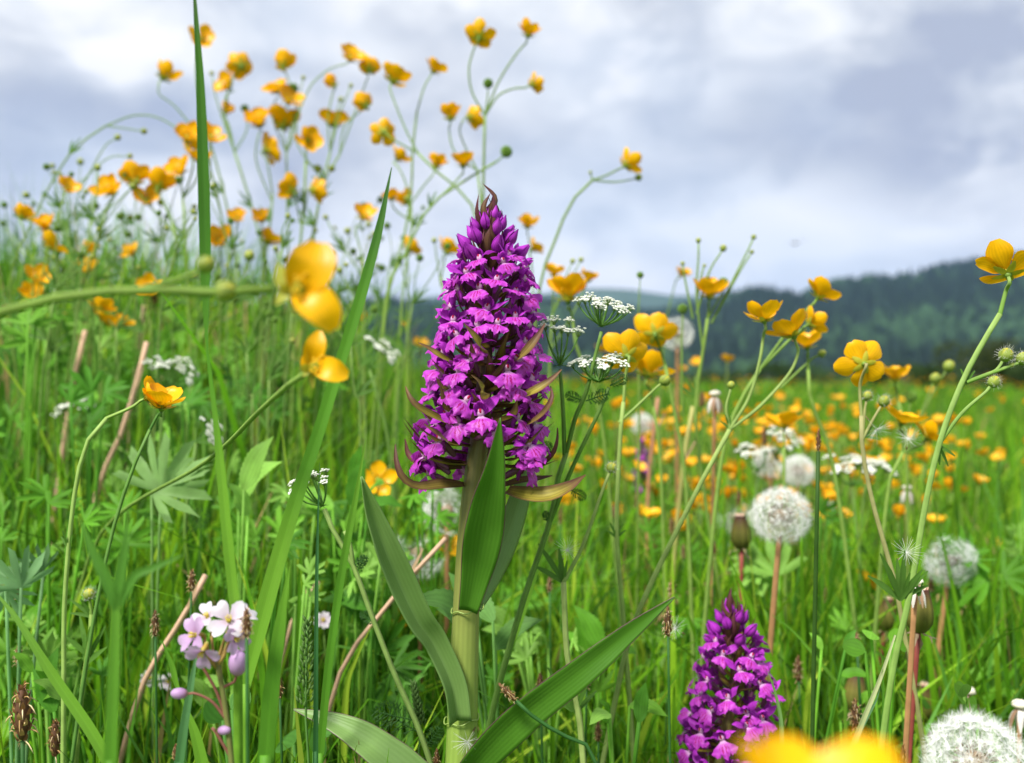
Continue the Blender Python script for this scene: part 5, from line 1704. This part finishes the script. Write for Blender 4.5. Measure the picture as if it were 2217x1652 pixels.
for px, py, ax, sc_, br in ((514, 1452, (.15, -.3, -.3), 1.0, [(480, 1490), (500, 1480), (508, 1475)]), (408, 1502, (-.9, -.2, .2), .6, [(492, 1560), (460, 1520), (425, 1502)]), (468, 1582, (.8, -.2, -.3), .5, [(500, 1640), (470, 1590), (455, 1572)])):
    c = P(px, py, DC)
    tube(mb, np.array([P(a, b, DC) for a, b in br] + [c]) - g, [.0006, .0004], 5, 10, (.20, .08, .06))
    bm = MB()
    a = nrm(np.array((ax[0], ax[1], 1.0 if sc_ == 1 else .1)))
    ball(bm, c - g + a * .003, .0032 * sc_, 9, 7, 1.5, axis=a, col=np.array([(.5, .26, .05), (.50, .28, .55), (.62, .40, .68), (.60, .38, .66)]))
    obj('bud', bm.mesh('cuckooflower_bud', M_PINK), ck)
tube(mb, np.array([P(a, b, DC) for a, b in ((498, 1580), (470, 1500), (440, 1445), (425, 1410))]) - g, [.0006, .0005], 5, 10, (.20, .08, .06))
obj('stem', mb.mesh('cuckooflower_stem', M_STEM), ck)


# =================================================================== RUSHES AND SEDGES
def spike_mesh(seed, L=.016, w=.0024, ragged=.5):
    r_ = np.random.default_rng(seed)
    mb = MB()
    ball(mb, (0, 0, L * .5), w * .8, 7, 7, L / (2 * w * .8), col=(.10, .045, .02), point=.3)
    for i in range(44):
        f = i / 44
        a = i * 2.399
        b = np.array([math.cos(a), math.sin(a), 0])
        rr = w * (math.sin(min(1, f * 1.05 + .08) * math.pi) ** .7 + .15) * .8
        p = b * rr + [0, 0, L * f]
        q = p + b * w * .35 + [0, 0, L * .15]
        c = random.choice(((.24, .10, .04), (.36, .20, .08), (.15, .06, .03)))
        sheet(mb, [p, (p + q) / 2 + b * w * .1, q], [w * .22, w * .3, w * .03], b, m=3, n=4, col=c)
        if r_.random() < ragged:
            e = p + b * w * r_.uniform(.4, 1.0) + np.array([0, 0, L * r_.uniform(-.22, .12)]) + r_.normal(0, w * .2, 3)
            tube(mb, [p, (p + e) / 2 + [0, 0, L * .04], e], [.00022, .00022, .0001], 3, 4, random.choice(((.62, .46, .22), (.55, .34, .14), (.66, .52, .30))))
    return mb.mesh('sedge_spike', M_SPIKE)


SPIKES = [spike_mesh(1), spike_mesh(2, ragged=.9), spike_mesh(3, w=.0019, ragged=.15), spike_mesh(4, w=.0027, ragged=.7)]


def sedge(label, d, tip, foot, lpx, var=0, r=.0006, col=(.035, .115, .025), bend=0.0, group=None, mid=None):
    """tip: middle of the spike in the photo."""
    c = P(tip[0], tip[1], d)
    L = lpx / FPX * d
    if mid is not None:
        pts = np.array([P(a, b, d) for a, b in mid])
        full = rooted(pts)
        ax = nrm(c - full[-1])
    else:
        g = ground_pt(*(P(foot, 1500, d)[:2]))
        ax = nrm(c - g + [bend, 0, 0])
        full = np.array([g, (g + c) / 2 - [bend * .05, 0, 0], c - ax * L / 2])
    t = thing('rush', full[0], label, 'rush', group)
    mb = MB()
    base = c - ax * L / 2
    full = np.vstack([full[:-1], base]) if mid is None else np.vstack([full, base])
    tube(mb, full - full[0], [r * 1.2, r], 6, None, col)
    obj('stem', mb.mesh('rush_stem', M_STEM), t)
    o = obj('spike', SPIKES[var], t, align(ax, random.uniform(0, 6), base - full[0], L / .016))
    o['kind'] = 'stuff'
    return t


sedge('fat shaggy red-brown sedge spike at the left bank edge', .40, (48, 1545), 60, 118, 3, r=.0009)
sedge('second shaggy brown sedge spike beside the fattest one', .46, (120, 1600), 130, 76, 3)
sedge('ragged tan sedge spike overlapping the cuckooflower petals', .33, (534, 1350), 545, 62, 1)
sedge('tan ragged rush spike drooping on a curved dark stem across the orchid right leaf', .40, (1100, 1500), 0, 48, 1, r=.0008, mid=[(1290, 1652), (1210, 1590), (1150, 1548), (1128, 1528)])
sedge('tan tasselled rush spike beside the tip of the orchid right leaf', .47, (1446, 1348), 1460, 60, 1)
sedge('dark upright rush with a slim brown tip beside the full round clock', .47, (1772, 955), 1745, 44, 2, r=.0010, col=(.032, .080, .012))
sedge('small brown rush spike curving on a dark stem above the slim closed head', .55, (1855, 1392), 1890, 42, 1, r=.0008)
sedge('ragged tan rush spike hanging over the slim closed head', .50, (1852, 1548), 1862, 60, 1)
sedge('dark folded rush spike at the foot of the red stalk', .42, (1955, 1640), 1950, 50, 2)
SP_G = 'small brown rush spikes in the grass'
SP_L = 'small tan-brown rush spike on a thin dark stem in the grass'
for px, py, L, d_ in ((40, 1278, 40, .52), (40, 1420, 44, .50), (50, 1600, 36, .46), (415, 1258, 46, .50), (336, 1352, 52, .48), (605, 1487, 50, .46), (945, 1645, 40, .45), (1215, 1118, 34, .8), (1190, 1265, 32, .62), (1330, 1110, 34, .85),
                      (1380, 1085, 34, .9), (1455, 1275, 44, .62), (1455, 1140, 36, .8), (1480, 1195, 32, .8), (1545, 1190, 38, .72), (1600, 1080, 36, .85), (1545, 1120, 30, .8), (1728, 1450, 52, .60), (1580, 1380, 30, .7), (1520, 865, 34, .9),
                      (1655, 945, 40, .9), (1790, 1290, 34, .75), (2015, 1265, 34, .7), (1700, 1420, 36, .7), (2100, 1430, 60, .8), (2130, 1470, 40, .8), (1170, 1480, 44, .5), (1270, 1472, 40, .55), (335, 640, 40, .9), (1295, 1585, 40, .52), (380, 1630, 34, .45), (655, 1330, 36, .6), (1985, 1360, 30, .9), (1420, 1180, 30, .9)):
    sedge('%s tan-brown rush spike on a thin dark stem %s' % ('small' if L < 40 else 'longish', beside(px)), d_, (px, py), px + random.uniform(-30, 30), L, random.choice((0, 1, 1, 3)), group=SP_G)


# =================================================================== BROAD BLADES
def blade(label, pts, wid, d, col, up=(0, -1, .15), fold=.28, twist=None, collar=None, name='grass_blade', group=None, dd=None, to_ground=True, rs=.0022):
    p = np.array([P(a, b, d if dd is None else dd[i]) for i, (a, b) in enumerate(pts)])
    g = float(gz(p[0, 0], p[0, 1]))
    w = np.array(wid, float) * (d / FPX) * .41
    foot = p[0]
    mbs = None
    if to_ground and p[0, 2] > g + .01:
        foot = ground_pt(p[0, 0] + (p[0, 0] - p[1, 0]) * .15, p[0, 1])
        mbs = [foot, (foot + p[0]) / 2, p[0], p[0] * .9 + p[1] * .1]
    t = thing(name, foot, label, 'grass', group)
    mb = MB()
    sheet(mb, p - foot, w, up, fold=fold, twist=twist, m=7, n=44, col=np.array(col))
    o = obj('blade', mb.mesh('grass_blade', M_BLADE), t)
    if mbs is not None:
        ms = MB()
        tube(ms, np.array(mbs) - foot, [rs, rs * .9, max(w[0] * .8, .0006)], 8, 10, np.array(col)[0] if np.ndim(col) == 2 else col)
        obj('stem', ms.mesh('grass_sheath', M_STEM), t)
    return t


DG, MG, LG, YG = (.042, .135, .010), (.085, .235, .018), (.150, .325, .028), (.22, .35, .05)
blade('tallest dark green grass blade standing upright out of the top of the scene', [(515, 1360), (495, 1180), (476, 980), (460, 830), (451, 740), (447, 560), (442, 380), (435, 190), (427, 70), (418, -60)], [28, 29, 27, 17, 24, 33, 33, 27, 17, 4], .345,
      [LG, LG, LG, MG, (.06, .17, .014), DG, DG, DG, (.05, .10, .02)], twist=[0, 0, .2, 1.0, .2, 0, 0, 0], fold=.35)
blade('broad light green blade slanting up to a sharp tip in front of the sky', [(531, 1490), (552, 1400), (592, 1250), (642, 1080), (692, 930), (742, 770), (782, 640), (820, 500), (848, 362)], [26, 46, 43, 37, 33, 30, 30, 23, 2], .375,
      [LG, LG, LG, MG, MG, MG, (.055, .16, .02), (.05, .14, .03)], fold=.22, rs=.0024)
blade('soft bright green blade beside the foot of the slanting blade', [(575, 1652), (590, 1480), (612, 1320), (628, 1225)], [44, 44, 34, 2], .34, [MG, MG, LG], fold=.2)
blade('narrow pointed blade rising left of the orchid left leaf', [(692, 1652), (712, 1440), (742, 1230), (770, 1080), (793, 945)], [20, 22, 22, 18, 1], .42, [MG, MG, LG], fold=.3)
blade('thin blue-green needle blade in front of the caraway umbel', [(684, 1652), (685, 1400), (687, 1200), (692, 1000)], [14, 12, 9, 1], .40, [(.035, .13, .035), (.05, .15, .05)], fold=.6)
blade('bright green blade slanting down to the right across the left bank', [(240, 1660), (195, 1580), (110, 1455), (40, 1345), (-20, 1270)], [30, 30, 26, 16, 4], .40, [LG, LG, (.16, .32, .05)], up=(.3, -1, .4))
blade('grey-green narrow blade crossing in front of the cuckooflower', [(388, 1660), (400, 1570), (415, 1480), (428, 1400)], [26, 24, 18, 2], .36, [(.07, .19, .06), (.10, .22, .09)], fold=.4)
blade('twisted bright blade with a pinched waist left of the cuckooflower', [(440, 1660), (420, 1580), (385, 1490), (372, 1440), (350, 1385)], [34, 26, 6, 16, 1], .40, [LG, LG, MG], up=(.2, -1, .2))
blade('straight blade crossing behind the orchid right leaf', [(1052, 1555), (1088, 1450), (1140, 1300), (1185, 1160), (1200, 1105)], [16, 18, 18, 14, 2], .50, [MG, LG, LG])
blade('pale yellow dying blade leaning across the hairy buttercup stem', [(1832, 1650), (1868, 1560), (1905, 1470), (1938, 1375)], [16, 14, 11, 5], .43, [(.30, .38, .14), (.48, .52, .26), (.52, .55, .30)])
blade('blue-grey blade end under the pale dying blade', [(1840, 1640), (1862, 1580), (1895, 1520), (1905, 1490)], [18, 14, 8, 1], .44, [(.14, .26, .12), (.10, .22, .10)])
blade('short folded blade in front of the shorter orchid', [(1692, 1640), (1690, 1560), (1678, 1500), (1662, 1452)], [14, 12, 8, 1], .44, [(.20, .33, .12), (.14, .28, .06)], fold=.5)
blade('thin blade twin rising along the hairy buttercup stem', [(1905, 1660), (1912, 1540), (1910, 1440), (1906, 1400)], [12, 10, 6, 1], .43, [MG, MG])
blade('stray green blade bending over the top of the shorter orchid', [(1830, 1500), (1780, 1440), (1720, 1370), (1670, 1330)], [10, 10, 7, 1], .55, [LG, MG], up=(0, -1, .6))
fan = blade('blurred foreground grass shoot fanning into three leaves left of the cuckooflower', [(240, 1660), (245, 1520), (250, 1400), (252, 1310)], [36, 34, 30, 26], .27, [(.09, .24, .02), (.12, .28, .03)])
for pt, wd in (([(252, 1320), (230, 1250), (200, 1190), (172, 1120)], [22, 34, 24, 2]), ([(252, 1320), (262, 1240), (272, 1180), (276, 1120)], [20, 30, 22, 2]), ([(252, 1320), (290, 1250), (330, 1230), (400, 1200)], [20, 26, 18, 2])):
    mb = MB()
    sheet(mb, np.array([P(a, b, .27) for a, b in pt]) - np.array(fan.location), np.array(wd) * .27 / FPX * .41, (0, -1, .15), fold=.28, m=7, n=24, col=np.array([(.08, .22, .025), (.09, .23, .03)]))
    obj('leaf', mb.mesh('grass_leaf', M_BLADE), fan)
RB_G, RB_L = 'broad grass blades in the undergrowth', 'broad green grass blade standing in the undergrowth behind the orchid'
for i in range(150):
    d_ = random.uniform(.50, 1.3)
    x_ = random.uniform(-60, 2280)
    top = random.uniform(1010, 1480) if x_ > 700 else random.uniform(800, 1400)
    if d_ < .62:
        top = max(top, 1200)
    ln = random.uniform(-140, 140)
    w_ = random.uniform(8, 22) * .6 / d_
    c0 = GREENS[rng.choice(len(GREENS), p=GP)]
    blade('%s %s grass blade standing in the undergrowth %s' % ('broad' if w_ > 15 else 'narrow', shade(c0), beside(x_)), [(x_, 1720), (x_ + ln * .15, 1500), (x_ + ln * .5, (1500 + top) / 2), (x_ + ln * 1.05, top)], [w_, w_ * 1.1, w_ * .8, 1], d_, [c0, c0 * 1.15], up=(random.uniform(-1, 1), -1, .3), group=RB_G)

# dry stalks
DRY_L, DRY_G = 'pinkish dry stalk leaning in the green undergrowth', 'dry stalks in the undergrowth'


def dry_stalk(label, pts, d, w, group=None, col=((.55, .34, .22), (.62, .40, .27)), name='dry_stalk'):
    p = np.array([P(a, b, d) for a, b in pts])
    full = rooted(p)
    t = thing(name, full[0], label, 'stalk', group)
    mb = MB()
    tube(mb, full - full[0], w * .66 / FPX * d / 2, 7, 14, np.array(col), ridge=.08, nr=3)
    obj('stalk', mb.mesh('dry_stalk', M_DRY), t)
    ml = MB()
    k = full[-2] - full[0]
    sheet(ml, [k, k + [.006, -.004, .012], k + [.010, -.006, .02]], [.0006, .0012, .0002], (0, -1, .2), m=3, n=5, col=(.5, .33, .2))
    obj('dead_leaf', ml.mesh('dead_leaf', M_DRY), t)


for pt, d_, w_ in (([(215, 1050), (255, 960), (290, 850), (318, 740)], .8, 16), ([(150, 880), (165, 800), (185, 715)], .9, 16), ([(290, 1540), (330, 1440), (400, 1330), (445, 1245)], .56, 18), ([(735, 1460), (800, 1360), (880, 1260), (965, 1165)], .56, 15),
                   ([(285, 900), (300, 760), (312, 660)], .95, 12), ([(620, 1390), (640, 1330), (690, 1260)], .62, 12)):
    dry_stalk('%s pinkish dry stalk leaning in the undergrowth %s' % ('thick' if w_ > 14 else 'thin', beside(pt[-1][0])), pt, d_, w_, DRY_G)
dry_stalk('tall reddish dry stalk rising behind the caraway stems', [(1400, 1300), (1403, 1060), (1415, 940), (1424, 860)], .9, 12, col=((.45, .20, .08), (.50, .24, .14)))
dry_stalk('yellowish dying grass stalk right of the reddish dry one', [(1460, 1200), (1480, 1000), (1500, 880)], .8, 14, col=((.36, .36, .08), (.40, .38, .12)))

# forked stem with a hairy bud just right of the orchid stem
buttercup('forked pale stem with a round hairy bud, standing between orchid and rushes', 0.46, [(1262, 1640), (1252, 1540), (1228, 1420), (1220, 1260)], [],
          [(1324, 1012, 12, [(1220, 1260), (1262, 1180), (1305, 1060)])], r=.0013, hairy=True, col=((.26, .36, .10), (.30, .38, .12)), leaves=[(1245, 1545, .3, .8, 90), (1240, 1540, -.4, .7, 110), (1220, 1260, .15, 1, 50), (1220, 1262, -.6, .9, 100)])
buttercup('small buttercup shoot with one closed yellow bud beside the sedge spikes', 0.47, [(165, 1640), (180, 1480), (196, 1380), (198, 1330)], [], [(171 + 22, 1446 - 160, 13, [(198, 1330), (195, 1305)])], r=.0012, hairy=True, leaves=[(198, 1335, -.9, .7, 60), (190, 1420, -.3, .9, 90), (185, 1440, .4, .9, 90)])


# =================================================================== LEAFY UNDERGROWTH
def leaf_clump(label, group, d, px, py, n, size, cols, name='leafy_plant', kind='lobed', spread=60, foot=None):
    """Several leaves on stalks from one root; px, py is the middle of the leaves."""
    c0 = P(px, py, d)
    g = ground_pt(c0[0] + random.uniform(-.01, .01), d)
    t = thing(name, g, label, 'plant', group)
    for i in range(n):
        c = P(px + random.uniform(-spread, spread), py + random.uniform(-spread, spread) * .8, d * random.uniform(.96, 1.05))
        out = nrm(np.array([c[0] - g[0] + random.uniform(-.02, .02), random.uniform(-.6, .3) * .05, random.uniform(-.01, .04)]))
        col = np.array(random.choice(cols)) * random.uniform(.85, 1.2)
        mb = MB()
        tube(mb, np.array([np.zeros(3), (c - g) * [.35, .4, .6], c - g]), [.0011, .0008], 5, 8, col * 1.2)
        sz = size / FPX * d * random.uniform(.75, 1.2)
        if kind == 'lobed':
            lobed_leaf(mb, c - g, out, (random.uniform(-.4, .4), -.8, .8), sz, col, random.choice((5, 5, 7)))
        elif kind == 'serrated':
            L = sz * 2.2
            ns = 25
            w = sz * .42 * np.sin(np.clip(np.linspace(.04, 1, ns), 0, 1) ** .8 * math.pi) * (1 + .12 * (np.arange(ns) % 2))
            sheet(mb, np.array([c - g, c - g + out * L * .5 + [0, 0, L * .12], c - g + out * L]), w, (0, -.7, .8), fold=.2, wave=.1, wf=2, m=5, n=ns, col=col, prof=False)
        else:
            L = sz * 1.6
            sheet(mb, np.array([c - g, c - g + out * L * .5, c - g + out * L]), np.array([.1, .42, .5, .42, .12]) * L, (0, -.8, .7), fold=.12, m=7, n=12, col=col)
        obj('leaf', mb.mesh('leaf', M_LEAFC), t)
    return t


UG_G, UG_L = 'leafy buttercup foliage in the undergrowth', 'clump of lobed buttercup leaves in the green undergrowth'
cols = [(.095, .265, .018), (.14, .33, .030), (.065, .20, .018), (.19, .37, .06)]
for i in range(190):
    d_ = random.uniform(.55, 1.5)
    px = random.triangular(-40, 1000, 200) if i < 150 else random.uniform(1000, 2250)
    py = random.uniform(700 + .25 * max(px, 0), 1450) if px < 700 else random.uniform(1120, 1550)
    if px < 700 and random.random() < .35:
        py, d_ = random.uniform(660 + .2 * max(px, 0), 900), random.uniform(.85, 1.5)
    if i >= 150 or d_ < .7:
        py = max(py, 1150)
    if 1400 < px < 1740:
        d_ = max(d_, .68)
    nl = random.randint(3, 5)
    c_ = random.choice(cols)
    leaf_clump('clump of %s %s lobed leaves in the undergrowth %s' % (NUM[nl], shade(c_), beside(px)), UG_G, d_, px, py, nl, random.uniform(36, 74) * .75 / d_, [c_])
for i in range(64):
    d_ = random.uniform(.52, .85)
    px = random.uniform(-40, 960) if i < 46 else random.uniform(1060, 2230)
    py = random.uniform(1080, 1600) if i < 46 else random.uniform(1330, 1620)
    if 1400 < px < 1740:
        d_ = max(d_, .68)
    c_ = random.choice(cols)
    nl = random.randint(3, 5)
    kd = random.choice(('lobed', 'lobed', 'serrated'))
    leaf_clump('low tuft of %s %s %s leaves %s' % (NUM[nl], shade(c_), 'lobed' if kd == 'lobed' else 'toothed', beside(px)), 'low leaf tufts in the grass', d_, px, py, nl, random.uniform(34, 60) * .6 / d_, [c_], kind=kd, name='leaf_tuft', spread=50)
leaf_clump('large pale lobed leaf tilted to the right behind the two-flowered buttercup', None, .60, 330, 1060, 2, 130, [(.17, .30, .09)], spread=18)
leaf_clump('mint-like plant with toothed leaves behind the orchid stem', None, .50, 1060, 1370, 5, 64, [(.10, .23, .05), (.12, .26, .06)], kind='serrated', spread=55)
leaf_clump('round-leaved clover beside the cuckooflower stem', None, .38, 515, 1575, 3, 36, [(.07, .20, .03)], kind='round', spread=50)
leaf_clump('broad smooth leaf pair at the foot of the second slanting stem', None, .46, 660, 1600, 3, 40, [(.07, .20, .03)], kind='round', spread=45)
leaf_clump('greyish downy leaves at the left bank edge', None, .50, 60, 1240, 4, 80, [(.13, .26, .10)], kind='lobed', spread=60)
LB_G, LB_L = 'small round-leaved herbs in the grass', 'small herb with oval green leaves low in the grass'
for i in range(26):
    d_ = random.uniform(.46, .95)
    px = random.uniform(0, 2217)
    if 1400 < px < 1740:
        d_ = max(d_, .68)
    nl = random.randint(3, 5)
    leaf_clump('small herb with %s oval leaves low in the grass %s' % (NUM[nl], beside(px)), LB_G, d_, px, random.uniform(1380, 1640), nl, random.uniform(18, 34) * .6 / d_, cols, kind=random.choice(('round', 'serrated', 'serrated')), spread=45, name='small_herb')

# small daisy-like white flowers deep in the grass
for px, py in ((325, 1470), (365, 1478), (700, 1345)):
    c = P(px, py, .62)
    g = ground_pt(c[0], .62)
    t = thing('chickweed', g, 'tiny white five-petalled flower deep in the grass', 'wildflower', 'tiny white flowers deep in the grass')
    mb = MB()
    tube(mb, [np.zeros(3), (c - g) * .5 + [.004, 0, 0], c - g], [.0006, .0005], 5, 8, (.14, .26, .05))
    obj('stem', mb.mesh('chickweed_stem', M_STEM), t)
    f = obj('flower', CCEN, t, align((.1, -.7, .6), 0, c - g, .7))
    for k in range(5):
        obj('petal', CPET[0], f, Matrix.Rotation(k * 1.2566, 4, 'Z') @ Matrix.Scale(.75, 4))


# a feathered green grass panicle left of the blades
def panicle(label, d, pts, lpx, group=None):
    p = rooted(np.array([P(a, b, d) for a, b in pts]))
    t = thing('meadow_grass_panicle', p[0], label, 'grass', group)
    mb = MB()
    tube(mb, p - p[0], [.0007, .0005], 5, 16, (.10, .22, .05))
    obj('stem', mb.mesh('panicle_stem', M_STEM), t)
    L = lpx / FPX * d
    top = p[-1] - p[0]
    ax = nrm(p[-1] - p[-2])
    hd = MB()
    for i in range(60):
        f = i / 60
        q = top - ax * L * (1 - f)
        a = i * 2.399
        b = np.array([math.cos(a), math.sin(a), 0])
        w = L * .10 * (1 - f * .7)
        e = q + b * w + ax * L * .05
        ball(hd, e, .0007, 4, 4, 2.6, axis=ax + b * .5, col=(.14, .25, .07), point=.6)
        tube(hd, [q, e], .00012, 3, 2, (.12, .22, .05), cap=False)
    o = obj('panicle', hd.mesh('panicle', M_LEAFC), t)
    o['kind'] = 'stuff'


panicle('green grass panicle standing beside the thin needle blade', .43, [(668, 1652), (662, 1550), (665, 1345)], 190)
panicle('shorter green grass panicle left of the orchid stem', .46, [(905, 1652), (910, 1560), (895, 1480)], 90)

# thin stems filling the crowd against the sky on the left
TS_G, TS_L = 'thin wiry stems with tiny green buds left of the orchid', 'thin wiry buttercup stem carrying only tiny green buds against the sky'
for i in range(46):
    d_ = random.uniform(.72, 1.25)
    x0 = random.uniform(-30, 860)
    yt = random.uniform(330, 640) + (80 if x0 > 500 else 0)
    ln = random.uniform(-60, 140)
    n_b = random.randint(2, 4)
    node = (x0 + ln * .6, yt + 110)
    bds = []
    for k in range(n_b):
        bx, by = x0 + ln + random.uniform(-70, 70), yt + random.uniform(-30, 60)
        bds.append((bx, by, random.uniform(4, 8), [node, ((node[0] + bx) / 2 + random.uniform(-8, 8), (node[1] + by) / 2)], random.choice(('bud', 'fruit'))))
    buttercup('wiry buttercup stem with %s tiny buds, %s' % (NUM[n_b], beside(x0)), d_, [(x0, 1100), (x0 + ln * .1, 860), (x0 + ln * .35, yt + 220), node], [], bds, r=random.uniform(.0006, .0009), group=TS_G, name='budding_buttercup',
              leaves=[(node[0], node[1], random.uniform(-1, 1), .7, 50), (x0 + ln * .35, yt + 220, random.uniform(-1, 1), .8, 70)], col=np.array([(.13, .24, .05), (.18, .28, .07)]))


# =================================================================== SHRUBS AT THE MEADOW EDGE
def shrub(label, px, py_top, d, wpx, dark=1.0, group=None, name='shrub', col=(.045, .085, .022)):
    c = P(px, py_top, d)
    x = c[0]
    g = ground_pt(x, d)
    H = c[2] - g[2]
    Wd = wpx / FPX * d
    t = thing(name, g, label, 'shrub', group)
    tr = MB()
    for k in range(5):
        a = k * 1.2566
        e = np.array([math.cos(a) * Wd * .25, math.sin(a) * Wd * .25, H * .7])
        tube(tr, [np.zeros(3), e * [.3, .3, .45], e], [H * .03, H * .012], 6, 7, (.08, .06, .04))
    obj('trunk', tr.mesh('shrub_trunk', M_DRY), t)
    n = 2600
    # clumps of leaves through the crown
    cc = rng.normal(0, 1, (16, 3)) * [Wd * .24, Wd * .22, H * .18] + [0, 0, H * .62]
    rr = rng.uniform(.13, .24, 16) * min(Wd, H * 1.6)
    pick = rng.integers(0, 16, n)
    dirs = nrm(rng.normal(0, 1, (n, 3)))
    pos = cc[pick] + dirs * (rr[pick] * rng.uniform(.55, 1.05, n))[:, None]
    pos[:, 2] = np.clip(pos[:, 2], H * .04, H * 1.03)
    ls = H * .05
    a1 = nrm(rng.normal(0, 1, (n, 3)))
    a2 = nrm(np.cross(a1, rng.normal(0, 1, (n, 3))))
    v = np.stack([pos - a1 * ls, pos + a2 * ls * .5, pos + a1 * ls, pos - a2 * ls * .5], 1).reshape(-1, 3)
    q = np.arange(n * 4).reshape(-1, 4)
    base = np.array(col) * dark
    ccol = np.repeat(base * rng.uniform(.6, 1.5, (n, 1)), 4, axis=0)
    o = obj('crown', MB().add(v, q, None, None, ccol).mesh('shrub_crown', M_LEAFC, smooth=False), t)
    o['kind'] = 'stuff'


shrub('dark brownish shrub standing highest at the meadow edge', 2135, 742, 42, 190, .8, col=(.05, .07, .02))
shrub('green rounded shrub left of the dark brownish one', 2030, 795, 38, 150)
shrub('dark narrow shrub behind the lemon yellow buttercup', 1895, 800, 45, 70, .6)
shrub('low dark shrub at the foot of the wooded hill', 1690, 790, 55, 160, .75)
shrub('pale green shrub at the far right of the meadow edge', 2260, 770, 40, 160, 1.1)
SH_G, SH_L = 'low shrubs along the far meadow edge', 'low rounded green shrub along the far meadow edge'
for px, top, d_, w_ in ((1570, 800, 60, 150), (1780, 795, 66, 130), (1960, 790, 58, 120), (1460, 812, 70, 140), (1340, 810, 75, 150), (2330, 780, 46, 180), (1200, 806, 80, 170), (2410, 770, 52, 180), (1040, 806, 85, 150), (880, 800, 80, 180), (2090, 812, 36, 80)):
    shrub(SH_L, px, top, d_, w_, random.uniform(.8, 1.2), SH_G)


# a small bird gliding far off over the hills
b = P(1722, 527, 60)
bd = thing('bird', b, 'small dark bird gliding on spread wings above the distant hills', 'bird')
mb = MB()
ball(mb, (0, 0, 0), .07, 8, 8, 2.8, axis=(.95, .2, .2), col=(.10, .10, .11), point=.4)
obj('body', mb.mesh('bird_body', M_DRY), bd)
for sg in (-1, 1):
    mb = MB()
    sheet(mb, np.array([(0, 0, .03), (sg * .34, .05, .10 + sg * .05), (sg * .74, -.06, .02 + sg * .16)]), [.09, .07, .01], (0, .1, 1), m=3, n=8, col=(.09, .09, .10))
    obj('wing', mb.mesh('bird_wing', M_DRY), bd)
